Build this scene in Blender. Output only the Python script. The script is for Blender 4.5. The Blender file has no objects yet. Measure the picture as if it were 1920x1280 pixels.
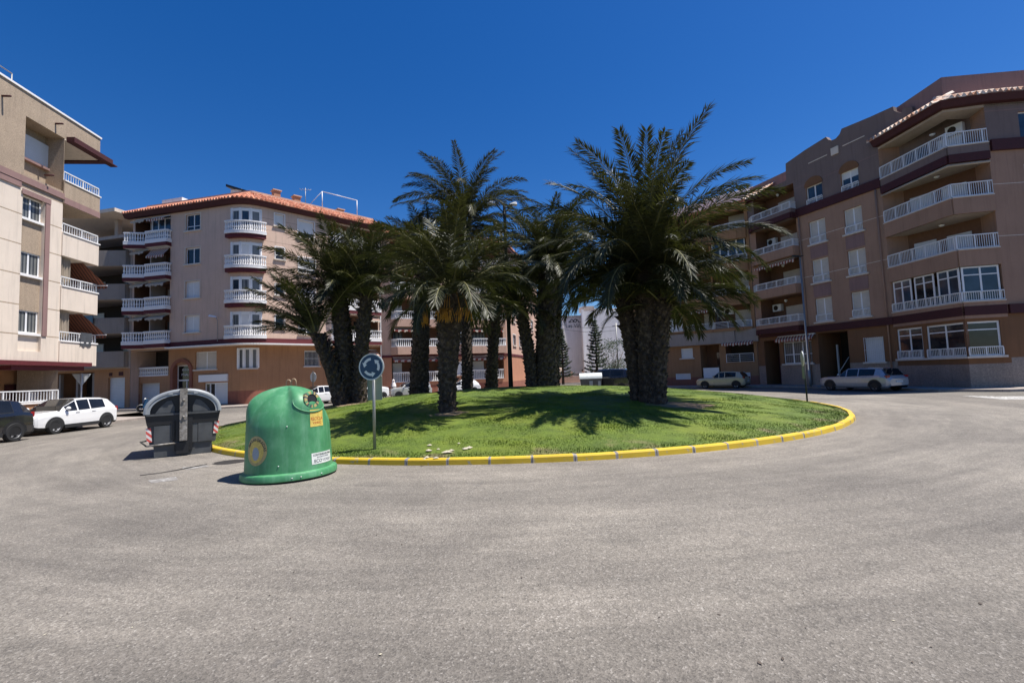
import bpy, bmesh, math, random
import numpy as np
from mathutils import Vector, Matrix
random.seed(7)
PI = math.pi; R = math.radians
sc = bpy.context.scene
COL = sc.collection

# ------------------------------------------------------------------ camera
CH, CF, CP, CR = 1.87, 880.0, 0.0690, 0.0375
FW = Vector((0, math.cos(CP), math.sin(CP)))
_u0 = Vector((0, -math.sin(CP), math.cos(CP))); _r0 = Vector((1, 0, 0))
RT = _r0*math.cos(CR) - _u0*math.sin(CR)
UP = _u0*math.cos(CR) + _r0*math.sin(CR)
cam = bpy.data.cameras.new('camera'); camo = bpy.data.objects.new('camera', cam); COL.objects.link(camo)
cam.sensor_width = 36; cam.lens = CF/1920*36; cam.clip_end = 2000; cam.clip_start = .05
M = Matrix((RT, UP, -FW)).transposed().to_4x4(); M.translation = (0, 0, CH)
camo.matrix_world = M
sc.camera = camo

def ray(px, py):
    return FW + RT*((px-960)/CF) - UP*((py-640)/CF)
def gp(px, py, z=0.0):            # where a photo measurement meets level ground
    d = ray(px, py); t = (z-CH)/d.z
    return Vector((d.x*t, d.y*t, z))

# ------------------------------------------------------------------ materials
MAT = {}
def _mat(name):
    m = bpy.data.materials.new(name); m.use_nodes = True
    MAT[name] = m
    return m, m.node_tree, m.node_tree.nodes['Principled BSDF']
def N(t, k, **kw):
    n = t.nodes.new(k)
    for a, v in kw.items(): setattr(n, a, v)
    return n
def L(t, a, b): t.links.new(a, b)
def noise(t, scale, detail=4, rough=.55, vec=None, dim='3D'):
    n = N(t, 'ShaderNodeTexNoise'); n.inputs['Scale'].default_value = scale
    n.inputs['Detail'].default_value = detail; n.inputs['Roughness'].default_value = rough
    if vec is not None: L(t, vec, n.inputs['Vector'])
    return n
def ramp(t, fac, stops):
    r = N(t, 'ShaderNodeValToRGB'); e = r.color_ramp.elements
    while len(e) < len(stops): e.new(.5)
    for i, (p, c) in enumerate(stops):
        e[i].position = p; e[i].color = (*c, 1) if len(c) == 3 else c
    L(t, fac, r.inputs['Fac']); return r
def mixc(t, fac, a, b, mode='MIX'):
    m = N(t, 'ShaderNodeMix', data_type='RGBA', blend_type=mode)
    for s, v in ((m.inputs[0], fac), (m.inputs[6], a), (m.inputs[7], b)):
        if isinstance(v, (int, float)): s.default_value = v
        elif isinstance(v, tuple): s.default_value = (*v, 1)
        else: L(t, v, s)
    return m.outputs[2]
def bump(t, b, h, strength=.3, dist=.02):
    n = N(t, 'ShaderNodeBump'); n.inputs['Strength'].default_value = strength; n.inputs['Distance'].default_value = dist
    L(t, h, n.inputs['Height']); L(t, n.outputs[0], b.inputs['Normal'])
def objc(t): return N(t, 'ShaderNodeTexCoord').outputs['Object']
def sc3(c, k): return tuple(x*k for x in c)

def stucco(name, c, var=.12, rough=.9, grain=60, streak=True):
    m, t, b = _mat(name); v = objc(t)
    n1 = noise(t, .7, 5, .6, v); n2 = noise(t, grain, 3, .6, v)
    r1 = ramp(t, n1.outputs[0], [(.3, sc3(c, 1-var)), (.7, sc3(c, 1+var*.6))])
    col = mixc(t, .28 if grain > 30 else .75, r1.outputs[0], n2.outputs[0], 'OVERLAY')
    if streak:                       # rain-washed dirt runs: stretched noise
        mp = N(t, 'ShaderNodeMapping'); mp.inputs['Scale'].default_value = (3.2, 3.2, .22); L(t, v, mp.inputs[0])
        n3 = noise(t, 1.6, 4, .6, mp.outputs[0])
        r3 = ramp(t, n3.outputs[0], [(.5, (0, 0, 0)), (.78, (.55, .55, .55))])
        col = mixc(t, r3.outputs[0], col, sc3(c, .62))
    L(t, col, b.inputs['Base Color']); b.inputs['Roughness'].default_value = rough
    bump(t, b, n2.outputs[0], .25, .01)
    return m
def plain(name, c, rough=.5, metal=0, var=.08, scale=6, coat=0):
    m, t, b = _mat(name); v = objc(t)
    n1 = noise(t, scale, 4, .6, v)
    r1 = ramp(t, n1.outputs[0], [(.3, sc3(c, 1-var)), (.7, sc3(c, 1+var))])
    L(t, r1.outputs[0], b.inputs['Base Color']); b.inputs['Roughness'].default_value = rough; b.inputs['Metallic'].default_value = metal
    if coat: b.inputs['Coat Weight'].default_value = coat; b.inputs['Coat Roughness'].default_value = .04
    return m
def stripes(name, c1, c2, period, axis='Z', rough=.6, ratio=.5, bumpy=0):
    m, t, b = _mat(name); v = objc(t)
    s = N(t, 'ShaderNodeSeparateXYZ'); L(t, v, s.inputs[0])
    if axis == 'D':
        a = N(t, 'ShaderNodeMath', operation='ADD'); L(t, s.outputs[0], a.inputs[0]); L(t, s.outputs[2], a.inputs[1]); src = a.outputs[0]
    elif axis == 'H':
        a = N(t, 'ShaderNodeMath', operation='SUBTRACT'); L(t, s.outputs[0], a.inputs[0]); L(t, s.outputs[1], a.inputs[1]); src = a.outputs[0]
    else: src = s.outputs['XYZ'.index(axis)]
    dv = N(t, 'ShaderNodeMath', operation='DIVIDE'); L(t, src, dv.inputs[0]); dv.inputs[1].default_value = period
    fr = N(t, 'ShaderNodeMath', operation='FRACT'); L(t, dv.outputs[0], fr.inputs[0])
    gt = N(t, 'ShaderNodeMath', operation='GREATER_THAN'); L(t, fr.outputs[0], gt.inputs[0]); gt.inputs[1].default_value = ratio
    n1 = noise(t, 3, 3, .5, v)
    col = mixc(t, gt.outputs[0], c1, c2)
    col = mixc(t, .15, col, n1.outputs[0], 'OVERLAY')
    L(t, col, b.inputs['Base Color']); b.inputs['Roughness'].default_value = rough
    if bumpy: bump(t, b, fr.outputs[0], bumpy, .02)
    return m
def glass(name, c=(.015, .018, .022), rough=.04):
    m, t, b = _mat(name); v = objc(t)
    n1 = noise(t, 1.3, 2, .5, v)
    r1 = ramp(t, n1.outputs[0], [(.3, sc3(c, .6)), (.7, sc3(c, 1.5))])
    L(t, r1.outputs[0], b.inputs['Base Color']); b.inputs['Roughness'].default_value = rough
    b.inputs['IOR'].default_value = 1.5
    return m

# setting
def asphalt():
    m, t, b = _mat('asphalt'); v = objc(t)
    vo = N(t, 'ShaderNodeTexVoronoi'); vo.inputs['Scale'].default_value = 75; L(t, v, vo.inputs['Vector'])
    vb = N(t, 'ShaderNodeTexVoronoi'); vb.inputs['Scale'].default_value = 34; L(t, v, vb.inputs['Vector'])
    bw = N(t, 'ShaderNodeRGBToBW'); L(t, vo.outputs['Color'], bw.inputs[0])
    bw2 = N(t, 'ShaderNodeRGBToBW'); L(t, vb.outputs['Color'], bw2.inputs[0])
    n0 = noise(t, .22, 5, .6, v); n1 = noise(t, 1.4, 6, .65, v); n2 = noise(t, 160, 2, .6, v)
    c = ramp(t, bw.outputs[0], [(.12, (.080, .074, .067)), (.45, (.154, .142, .125)), (.78, (.208, .193, .171)), (.95, (.36, .345, .32))]).outputs[0]
    c = mixc(t, .33, c, ramp(t, bw2.outputs[0], [(.2, (.118, .108, .095)), (.55, (.168, .154, .136)), (.9, (.238, .22, .197))]).outputs[0])
    c = mixc(t, .34, c, ramp(t, n1.outputs[0], [(.25, (.3, .3, .3)), (.75, (.68, .68, .68))]).outputs[0], 'OVERLAY')
    c = mixc(t, .75, c, ramp(t, n0.outputs[0], [(.28, (.30, .295, .30)), (.72, (.68, .672, .655))]).outputs[0], 'OVERLAY')
    c = mixc(t, .4, c, n2.outputs[0], 'OVERLAY')
    # worn wheel tracks: a broad ring round the island, slightly paler and dustier near the kerb; lens vignette painted in as the dark outer tones
    s = N(t, 'ShaderNodeVectorMath', operation='DISTANCE'); L(t, v, s.inputs[0]); s.inputs[1].default_value = (ISL[0], ISL[1], 0)
    ad = N(t, 'ShaderNodeMath', operation='MULTIPLY_ADD'); L(t, n1.outputs[0], ad.inputs[0]); ad.inputs[1].default_value = .9; L(t, s.outputs['Value'], ad.inputs[2])
    mr = N(t, 'ShaderNodeMapRange'); L(t, ad.outputs[0], mr.inputs[0]); mr.inputs[1].default_value = 12; mr.inputs[2].default_value = 27
    rr = ramp(t, mr.outputs[0], [(0, (.70, .685, .655)), (.13, (.67, .655, .635)), (.26, (.58, .572, .56)), (.42, (.60, .59, .575)), (.6, (.51, .50, .49)), (.78, (.42, .417, .413)), (1, (.36, .357, .354))])
    c = mixc(t, .9, c, rr.outputs[0], 'OVERLAY')
    # tyre sweeps: noise drawn out along circles round the island
    sb = N(t, 'ShaderNodeVectorMath', operation='SUBTRACT'); L(t, v, sb.inputs[0]); sb.inputs[1].default_value = (ISL[0], ISL[1], 0)
    sp = N(t, 'ShaderNodeSeparateXYZ'); L(t, sb.outputs[0], sp.inputs[0])
    an = N(t, 'ShaderNodeMath', operation='ARCTAN2'); L(t, sp.outputs[1], an.inputs[0]); L(t, sp.outputs[0], an.inputs[1])
    cx = N(t, 'ShaderNodeCombineXYZ'); L(t, s.outputs['Value'], cx.inputs[0]); am = N(t, 'ShaderNodeMath', operation='MULTIPLY'); L(t, an.outputs[0], am.inputs[0]); am.inputs[1].default_value = 2.2; L(t, am.outputs[0], cx.inputs[1])
    np_ = noise(t, 1.0, 4, .55, cx.outputs[0]); np2 = noise(t, 5.0, 4, .6, cx.outputs[0])
    c = mixc(t, .65, c, ramp(t, np_.outputs[0], [(.3, (.36, .355, .35)), (.7, (.63, .625, .61))]).outputs[0], 'OVERLAY')
    c = mixc(t, .5, c, ramp(t, np2.outputs[0], [(.3, (.36, .36, .36)), (.7, (.62, .615, .61))]).outputs[0], 'OVERLAY')
    # dark oil / tar spots
    n4 = noise(t, 2.6, 3, .5, v); r4 = ramp(t, n4.outputs[0], [(.70, (0, 0, 0)), (.76, (.55, .55, .55))])
    c = mixc(t, r4.outputs[0], c, (.085, .08, .075))
    # hairline cracks
    wv = N(t, 'ShaderNodeVectorMath', operation='MULTIPLY_ADD'); L(t, n1.outputs['Color'], wv.inputs[0]); wv.inputs[1].default_value = (1.1, 1.1, 0); L(t, v, wv.inputs[2])
    vc = N(t, 'ShaderNodeTexVoronoi', feature='DISTANCE_TO_EDGE'); vc.inputs['Scale'].default_value = .27; L(t, wv.outputs[0], vc.inputs['Vector'])
    rc = ramp(t, vc.outputs['Distance'], [(0, (.55, .55, .55)), (.006, (0, 0, 0))])
    rg = ramp(t, n0.outputs[0], [(.5, (0, 0, 0)), (.62, (1, 1, 1))])
    rc = mixc(t, 1, rc.outputs[0], rg.outputs[0], 'MULTIPLY')
    c = mixc(t, rc, c, (.07, .066, .062))
    L(t, c, b.inputs['Base Color']); b.inputs['Roughness'].default_value = .85
    ah = N(t, 'ShaderNodeMath', operation='ADD'); L(t, vo.outputs['Distance'], ah.inputs[0]); L(t, n2.outputs[0], ah.inputs[1])
    bump(t, b, ah.outputs[0], .75, .006)
ISL = (.33, 23.2); IR = 13.25
asphalt()
def grassmat(name, k, blade):
    m, t, b = _mat(name); v = objc(t)
    n0 = noise(t, .45, 4, .6, v); n1 = noise(t, 3.2, 4, .6, v); n2 = noise(t, 45, 3, .6, v)
    c = ramp(t, n0.outputs[0], [(.3, sc3((.062, .112, .007), k)), (.5, sc3((.108, .165, .009), k)), (.7, sc3((.160, .200, .013), k))]).outputs[0]
    c = mixc(t, .7, c, ramp(t, n1.outputs[0], [(.25, (.25, .27, .25)), (.75, (.76, .73, .66))]).outputs[0], 'OVERLAY')
    c = mixc(t, .6, c, n2.outputs[0], 'OVERLAY')
    # bare, dry patches: towards the kerb nearest the road and here and there
    n5 = noise(t, .8, 5, .65, v)
    s = N(t, 'ShaderNodeVectorMath', operation='DISTANCE'); L(t, v, s.inputs[0]); s.inputs[1].default_value = (ISL[0], ISL[1], 0)
    mr = N(t, 'ShaderNodeMapRange'); L(t, s.outputs['Value'], mr.inputs[0]); mr.inputs[1].default_value = 11.4; mr.inputs[2].default_value = 13.2; mr.inputs[3].default_value = 0; mr.inputs[4].default_value = .22
    ad = N(t, 'ShaderNodeMath', operation='ADD'); L(t, n5.outputs[0], ad.inputs[0]); L(t, mr.outputs[0], ad.inputs[1])
    rb = ramp(t, ad.outputs[0], [(.67, (0, 0, 0)), (.82, (1, 1, 1))])
    c = mixc(t, rb.outputs[0], c, (.20, .155, .085) if not blade else (.17, .15, .06))
    L(t, c, b.inputs['Base Color']); b.inputs['Roughness'].default_value = .75 if not blade else .6
    if not blade: bump(t, b, n2.outputs[0], .9, .03)
grassmat('turf', .86, False); grassmat('blades', 1.08, True)
def yellowkerb():
    m, t, b = _mat('kerb_paint'); v = objc(t)
    n1 = noise(t, 4.5, 6, .7, v); n2 = noise(t, 30, 3, .6, v); n3 = noise(t, .9, 3, .5, v)
    y = ramp(t, n3.outputs[0], [(.3, (.55, .36, .02)), (.7, (.66, .45, .03))]).outputs[0]
    g = ramp(t, n2.outputs[0], [(.3, (.22, .20, .18)), (.7, (.40, .37, .33))]).outputs[0]
    r = ramp(t, n1.outputs[0], [(.60, (0, 0, 0)), (.67, (1, 1, 1))])
    L(t, mixc(t, r.outputs[0], y, g), b.inputs['Base Color']); b.inputs['Roughness'].default_value = .7
    bump(t, b, n2.outputs[0], .3, .01)
yellowkerb()
stucco('kerb_concrete', (.34, .31, .28), .2)
def paving():
    m, t, b = _mat('paving'); v = objc(t)
    br = N(t, 'ShaderNodeTexBrick'); L(t, v, br.inputs['Vector']); br.inputs['Scale'].default_value = 2.5; br.offset = 0
    br.inputs['Color1'].default_value = (.34, .29, .25, 1); br.inputs['Color2'].default_value = (.28, .24, .21, 1); br.inputs['Mortar'].default_value = (.17, .15, .14, 1)
    br.inputs['Mortar Size'].default_value = .012; br.inputs['Brick Width'].default_value = 1; br.inputs['Row Height'].default_value = 1
    n1 = noise(t, 1.2, 5, .6, v)
    L(t, mixc(t, .5, br.outputs[0], n1.outputs[0], 'OVERLAY'), b.inputs['Base Color']); b.inputs['Roughness'].default_value = .85
paving()
def worn(name, c, lo=.45, hi=.6):     # worn road paint: patchy, opaque, with bare asphalt between
    m, t, b = _mat(name); v = objc(t)
    n1 = noise(t, 7, 6, .7, v)
    r = ramp(t, n1.outputs[0], [(lo, (.2, .188, .175)), (hi, c)])
    L(t, r.outputs[0], b.inputs['Base Color']); b.inputs['Roughness'].default_value = .8
worn('road_paint', (.62, .61, .58)); worn('road_paint_old', (.42, .41, .39), .5, .62)
plain('iron', (.06, .055, .05), .6, .6)

# buildings
stucco('cream', (.70, .60, .50), .07); stucco('taupe', (.37, .285, .205), .12, grain=25); stucco('mauve', (.27, .165, .15), .1)
stucco('pinkbeige', (.62, .445, .345), .08); stucco('ochre', (.39, .205, .105), .1); stucco('brick_dado', (.26, .10, .065), .15)
stucco('terracotta_wall', (.46, .215, .125), .1); stucco('terra_pale', (.56, .36, .27), .08)
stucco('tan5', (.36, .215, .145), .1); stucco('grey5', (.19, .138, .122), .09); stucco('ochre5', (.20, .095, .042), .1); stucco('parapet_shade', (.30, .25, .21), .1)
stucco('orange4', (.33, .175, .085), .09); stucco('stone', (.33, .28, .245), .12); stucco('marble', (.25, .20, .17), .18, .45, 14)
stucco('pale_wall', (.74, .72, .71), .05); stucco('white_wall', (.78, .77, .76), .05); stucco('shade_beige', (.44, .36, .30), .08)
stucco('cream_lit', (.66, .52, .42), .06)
plain('maroon', (.10, .011, .015), .75, var=.15); plain('maroon_dark', (.055, .009, .010), .75, var=.15)
stucco('white_trim', (.80, .78, .76), .04, .55, 40, False); plain('white_pvc', (.78, .78, .78), .35, var=.03)
plain('white_metal', (.72, .72, .72), .4, var=.04); plain('sill_stone', (.62, .55, .47), .6, var=.1)
stripes('shutter_white', (.70, .70, .69), (.52, .52, .51), .055, 'Z', .5, .82)
stripes('shutter_cream', (.55, .50, .43), (.42, .38, .33), .055, 'Z', .5, .82)
stripes('garage_door', (.60, .60, .60), (.42, .42, .42), .14, 'Z', .45, .9)
glass('glass'); glass('glass_blue', (.03, .05, .075)); glass('car_glass', (.012, .013, .014), .02)
stripes('curtained', (.16, .165, .16), (.05, .055, .06), .21, 'H', .25, .55)
plain('dark_interior', (.035, .026, .02), .9); plain('loggia_shade', (.17, .085, .05), .9, var=.12)  # loggia brown darkened: the deep recess shade is painted into the wall colour
def tilemat():
    m, t, b = _mat('roof_tile'); v = objc(t)
    n1 = noise(t, 3.5, 3, .6, v); n2 = noise(t, 25, 3, .6, v); vo = N(t, 'ShaderNodeTexVoronoi'); vo.inputs['Scale'].default_value = 3.8; L(t, v, vo.inputs[0])
    bw = N(t, 'ShaderNodeRGBToBW'); L(t, vo.outputs['Color'], bw.inputs[0])
    c = ramp(t, bw.outputs[0], [(.2, (.26, .075, .038)), (.5, (.40, .135, .068)), (.8, (.55, .27, .17))]).outputs[0]
    c = mixc(t, .5, c, n1.outputs[0], 'OVERLAY'); c = mixc(t, .3, c, n2.outputs[0], 'OVERLAY')
    L(t, c, b.inputs['Base Color']); b.inputs['Roughness'].default_value = .8
    m, t, b = _mat('roof_tile_pale'); v = objc(t)
    vo = N(t, 'ShaderNodeTexVoronoi'); vo.inputs['Scale'].default_value = 4.2; L(t, v, vo.inputs[0])
    bw = N(t, 'ShaderNodeRGBToBW'); L(t, vo.outputs['Color'], bw.inputs[0])
    c = ramp(t, bw.outputs[0], [(.2, (.42, .2, .11)), (.5, (.58, .40, .29)), (.8, (.72, .62, .52))]).outputs[0]
    L(t, c, b.inputs['Base Color']); b.inputs['Roughness'].default_value = .85
tilemat()
stripes('awning_red', (.34, .075, .045), (.55, .46, .36), .30, 'H', .9, .72)
stripes('awning_brown', (.20, .065, .035), (.05, .024, .018), .17, 'X', .9, .6)
stripes('awning_stripe', (.55, .47, .38), (.22, .045, .03), .34, 'H', .9, .5)
plain('awning_plain', (.42, .35, .27), .9)
# street things
def iglooMat():
    m, t, b = _mat('igloo_green'); v = objc(t)
    n1 = noise(t, 2.2, 5, .65, v); n2 = noise(t, 14, 4, .7, v)
    mp = N(t, 'ShaderNodeMapping'); mp.inputs['Scale'].default_value = (5, 5, .7); L(t, v, mp.inputs[0]); n3 = noise(t, 1.6, 5, .7, mp.outputs[0])
    c = ramp(t, n1.outputs[0], [(.28, (.036, .175, .070)), (.55, (.066, .250, .108)), (.78, (.125, .34, .170))]).outputs[0]
    c = mixc(t, ramp(t, n3.outputs[0], [(.5, (0, 0, 0)), (.75, (.45, .45, .45))]).outputs[0], c, (.20, .40, .26))
    c = mixc(t, ramp(t, n2.outputs[0], [(.62, (0, 0, 0)), (.8, (.5, .5, .5))]).outputs[0], c, (.05, .16, .075))
    L(t, c, b.inputs['Base Color']); b.inputs['Roughness'].default_value = .48
    bump(t, b, n2.outputs[0], .08, .01)
iglooMat()
plain('bin_body', (.066, .070, .073), .55, var=.25, scale=4); plain('bin_black', (.012, .012, .013), .5, var=.2); plain('bin_lid', (.30, .32, .335), .38, var=.12, scale=3)
plain('bin_white', (.62, .65, .63), .4, var=.1)
def galv():
    m, t, b = _mat('galvanised'); v = objc(t)
    n1 = noise(t, 9, 6, .7, v); vo = N(t, 'ShaderNodeTexVoronoi'); vo.inputs['Scale'].default_value = 22; L(t, v, vo.inputs[0])
    c = ramp(t, n1.outputs[0], [(.28, (.09, .078, .06)), (.5, (.22, .20, .175)), (.72, (.36, .34, .31))]).outputs[0]
    bw = N(t, 'ShaderNodeRGBToBW'); L(t, vo.outputs['Color'], bw.inputs[0]); L(t, mixc(t, .3, c, bw.outputs[0], 'OVERLAY'), b.inputs['Base Color']); b.inputs['Roughness'].default_value = .6; b.inputs['Metallic'].default_value = .15
galv()
stripes('hazard', (.62, .09, .07), (.75, .7, .66), .16, 'D', .5, .5)
plain('sign_blue', (.012, .045, .10), .35); plain('sign_white', (.62, .64, .62), .4); plain('sign_back', (.40, .42, .43), .5, .3)
plain('panel_green', (.155, .20, .155), .6); plain('pole_grey', (.30, .30, .29), .5, .4); plain('pole_dark', (.03, .032, .03), .85)
plain('sticker_yellow', (.62, .46, .10), .5, var=.2, scale=18); plain('sticker_red', (.48, .08, .03), .5); plain('sticker_white', (.66, .68, .64), .5, var=.1)
plain('gold', (.40, .32, .13), .45, var=.2, scale=15); plain('ink', (.02, .03, .035), .6); plain('ink_faded', (.22, .22, .25), .7); plain('grey_blue', (.30, .34, .36), .6)
plain('rubber', (.015, .015, .016), .8); plain('rim_metal', (.50, .50, .51), .3, .15); plain('rim_dark', (.20, .20, .21), .35, .2)
plain('car_white', (.80, .80, .80), .25, var=.02, coat=1); plain('car_black', (.012, .012, .014), .25, coat=1); plain('car_silver', (.48, .48, .46), .3, .3, coat=1)
plain('car_beige', (.46, .40, .27), .3, .1, coat=1); plain('car_pale', (.34, .36, .39), .25, .3, coat=1)
plain('cladding', (.02, .02, .021), .6); plain('lamp_glass', (.45, .46, .48), .1); plain('lamp_red', (.28, .012, .014), .15); plain('plate', (.6, .6, .58), .5)
# plants
def palmleaf(name, k, warm=0):
    m, t, b = _mat(name); v = objc(t)
    n1 = noise(t, 1.1, 4, .6, v); n2 = noise(t, 16, 2, .6, v)
    c = ramp(t, n1.outputs[0], [(.25, sc3((.032+warm, .038, .015), k)), (.5, sc3((.050+warm, .056, .022), k)), (.75, sc3((.084+warm, .086, .036), k))]).outputs[0]
    c = mixc(t, .5, c, n2.outputs[0], 'OVERLAY')
    L(t, c, b.inputs['Base Color']); b.inputs['Roughness'].default_value = .46; b.inputs['Specular IOR Level'].default_value = .38
    tr = N(t, 'ShaderNodeBsdfTranslucent'); tr.inputs[0].default_value = (.085*k, .095*k, .018*k, 1)
    mx = N(t, 'ShaderNodeMixShader'); mx.inputs[0].default_value = .18
    L(t, b.outputs[0], mx.inputs[1]); L(t, tr.outputs[0], mx.inputs[2]); L(t, mx.outputs[0], t.nodes['Material Output'].inputs[0])
palmleaf('palm_leaf', .80); palmleaf('palm_leaf_warm', .84, .005); plain('pine_leaf', (.032, .050, .024), .85, var=.35, scale=1.5)
def barkmat():
    m, t, b = _mat('palm_bark'); v = objc(t)
    n1 = noise(t, 7, 5, .7, v); n2 = noise(t, 40, 3, .6, v)
    c = ramp(t, n1.outputs[0], [(.28, (.014, .010, .007)), (.5, (.045, .032, .023)), (.74, (.17, .13, .095))]).outputs[0]
    L(t, mixc(t, .4, c, n2.outputs[0], 'OVERLAY'), b.inputs['Base Color']); b.inputs['Roughness'].default_value = .9
    bump(t, b, n1.outputs[0], .8, .03)
barkmat()
plain('rachis', (.16, .15, .055), .5, var=.2); plain('dead_leaf', (.17, .10, .05), .85, var=.25); plain('fruit', (.42, .20, .025), .7, var=.25); plain('bark', (.09, .07, .055), .9, var=.3)
plain('soil', (.24, .17, .10), .95, var=.25, scale=9); plain('skin', (.42, .25, .17), .6); plain('cloth_dark', (.10, .06, .075), .9); plain('cloth_pale', (.72, .68, .66), .9)
plain('towel', (.055, .06, .07), .95, var=.2); plain('tan_metal', (.36, .27, .17), .5); plain('moto_blue', (.02, .10, .22), .4)
plain('paper_litter', (.44, .40, .30), .9, var=.15, scale=20)

# ------------------------------------------------------------------ mesh collecting
class MB:
    def __init__(s): s.v = []; s.f = []; s.m = []; s.mats = []; s.sm = []
    def mi(s, mat):
        if mat not in s.mats: s.mats.append(mat)
        return s.mats.index(mat)
    def face(s, pts, mat, smooth=False):
        i = len(s.v); s.v += [tuple(p) for p in pts]; s.f.append(tuple(range(i, i+len(pts)))); s.m.append(s.mi(mat)); s.sm.append(smooth)
    def mesh(s, vs, fs, mat, smooth=False):
        i = len(s.v); s.v += [tuple(p) for p in vs]; k = s.mi(mat)
        for f in fs: s.f.append(tuple(i+a for a in f)); s.m.append(k); s.sm.append(smooth)
    def hexa(s, lo, hi, mat):          # 4 lower + 4 upper points
        s.mesh(list(lo)+list(hi), [(3, 2, 1, 0), (4, 5, 6, 7), (0, 1, 5, 4), (1, 2, 6, 5), (2, 3, 7, 6), (3, 0, 4, 7)], mat)
    def box(s, c, d, mat, rz=0):
        x, y, z = [a/2 for a in d]; co, si = math.cos(rz), math.sin(rz)
        q = lambda a, b, e: (c[0]+a*co-b*si, c[1]+a*si+b*co, c[2]+e)
        s.hexa([q(-x, -y, -z), q(x, -y, -z), q(x, y, -z), q(-x, y, -z)], [q(-x, -y, z), q(x, -y, z), q(x, y, z), q(-x, y, z)], mat)
    def seg(s, p0, p1, z0, z1, th, mat):   # upright wall piece between two plan points
        p0 = Vector(p0[:2]); p1 = Vector(p1[:2]); d = (p1-p0)
        if d.length < 1e-6: return
        d.normalize(); n = Vector((-d.y, d.x))*th/2
        a = [p0+n, p0-n, p1-n, p1+n]
        s.hexa([(*q, z0) for q in a], [(*q, z1) for q in a], mat)
    def tube(s, pts, rad, mat, n=8, caps=True, smooth=True):
        pts = [Vector(p) for p in pts]; k = len(pts)
        if not isinstance(rad, (list, tuple)): rad = [rad]*k
        vs = []; up = Vector((0, 0, 1)); prev = None
        for i, p in enumerate(pts):
            t = (pts[min(i+1, k-1)]-pts[max(i-1, 0)]).normalized()
            if prev is None: a = t.orthogonal().normalized()
            else: a = (prev-t*prev.dot(t)).normalized()
            prev = a; b = t.cross(a)
            for j in range(n):
                g = 2*PI*j/n; vs.append(p+(a*math.cos(g)+b*math.sin(g))*rad[i])
        fs = [(i*n+j, i*n+(j+1) % n, (i+1)*n+(j+1) % n, (i+1)*n+j) for i in range(k-1) for j in range(n)]
        if caps: fs += [tuple(reversed(range(n))), tuple(range((k-1)*n, k*n))]
        s.mesh(vs, fs, mat, smooth)
    def lathe(s, c, prof, mat, n=12, smooth=True, axis='Z', caps=True):
        vs = []
        for r, z in prof:
            for j in range(n):
                g = 2*PI*j/n; a, b = r*math.cos(g), r*math.sin(g)
                vs.append((c[0]+a, c[1]+b, c[2]+z) if axis == 'Z' else (c[0]+a, c[1]+z, c[2]+b) if axis == 'Y' else (c[0]+z, c[1]+a, c[2]+b))
        k = len(prof)
        fs = [(i*n+j, i*n+(j+1) % n, (i+1)*n+(j+1) % n, (i+1)*n+j) for i in range(k-1) for j in range(n)]
        if caps: fs += [tuple(reversed(range(n))), tuple(range((k-1)*n, k*n))]
        s.mesh(vs, fs, mat, smooth)
    def prism(s, pts, z0, z1, mat):        # plan polygon
        n = len(pts)
        s.mesh([(p[0], p[1], z0) for p in pts]+[(p[0], p[1], z1) for p in pts],
               [tuple(reversed(range(n))), tuple(range(n, 2*n))]+[(i, (i+1) % n, n+(i+1) % n, n+i) for i in range(n)], mat)
    def build(s, name, parent=None, off=None, sharp=None, fix=True):
        me = bpy.data.meshes.new(name)
        o0 = Vector(off) if off is not None else Vector((0, 0, 0))
        me.from_pydata([tuple(Vector(p)-o0) for p in s.v], [], s.f)
        for m in s.mats: me.materials.append(MAT[m])
        me.polygons.foreach_set('material_index', s.m); me.polygons.foreach_set('use_smooth', s.sm)
        if fix:
            bm = bmesh.new(); bm.from_mesh(me); bmesh.ops.recalc_face_normals(bm, faces=bm.faces); bm.to_mesh(me); bm.free()
        if sharp: me.set_sharp_from_angle(angle=R(sharp))
        me.update()
        o = bpy.data.objects.new(name, me); COL.objects.link(o)
        if parent is not None: o.parent = parent
        return o

def tag(o, label=None, cat=None, group=None, kind=None):
    if label: o['label'] = label
    if cat: o['category'] = cat
    if group: o['group'] = group
    if kind: o['kind'] = kind
    return o
def thing(name, label, cat, loc=(0, 0, 0), rz=0, group=None):
    o = bpy.data.objects.new(name, None); COL.objects.link(o); o.location = loc; o.rotation_euler = (0, 0, rz)
    o.empty_display_size = .3
    return tag(o, label, cat, group)
def copy_tree(o, parent=None):
    c = o.copy(); COL.objects.link(c); c.parent = parent
    for ch in [x for x in bpy.data.objects if x.parent == o]: copy_tree(ch, c)
    return c
def lettering(name, text, size, loc, rot, mat, parent, ext=.002, align='CENTER', squash=1.0):
    vs, fs = text_mesh(text, size, squash, ext); mb = MB(); mb.mesh(vs, fs, mat); o = mb.build(name, parent, fix=False)
    o.location = loc; o.rotation_euler = rot
    return o

def text_mesh(text, size, squash=1.0, ext=.001):
    cu = bpy.data.curves.new('t', 'FONT'); cu.body = text; cu.size = size; cu.extrude = ext; cu.align_x = 'CENTER'; cu.align_y = 'CENTER'
    o = bpy.data.objects.new('t', cu); COL.objects.link(o); bpy.context.view_layer.update()
    me = bpy.data.meshes.new_from_object(o.evaluated_get(bpy.context.evaluated_depsgraph_get())); bpy.data.objects.remove(o); bpy.data.curves.remove(cu)
    vs = [Vector((v.co.x*squash, v.co.y, v.co.z)) for v in me.vertices]; fs = [tuple(p.vertices) for p in me.polygons]; bpy.data.meshes.remove(me); return vs, fs
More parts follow.
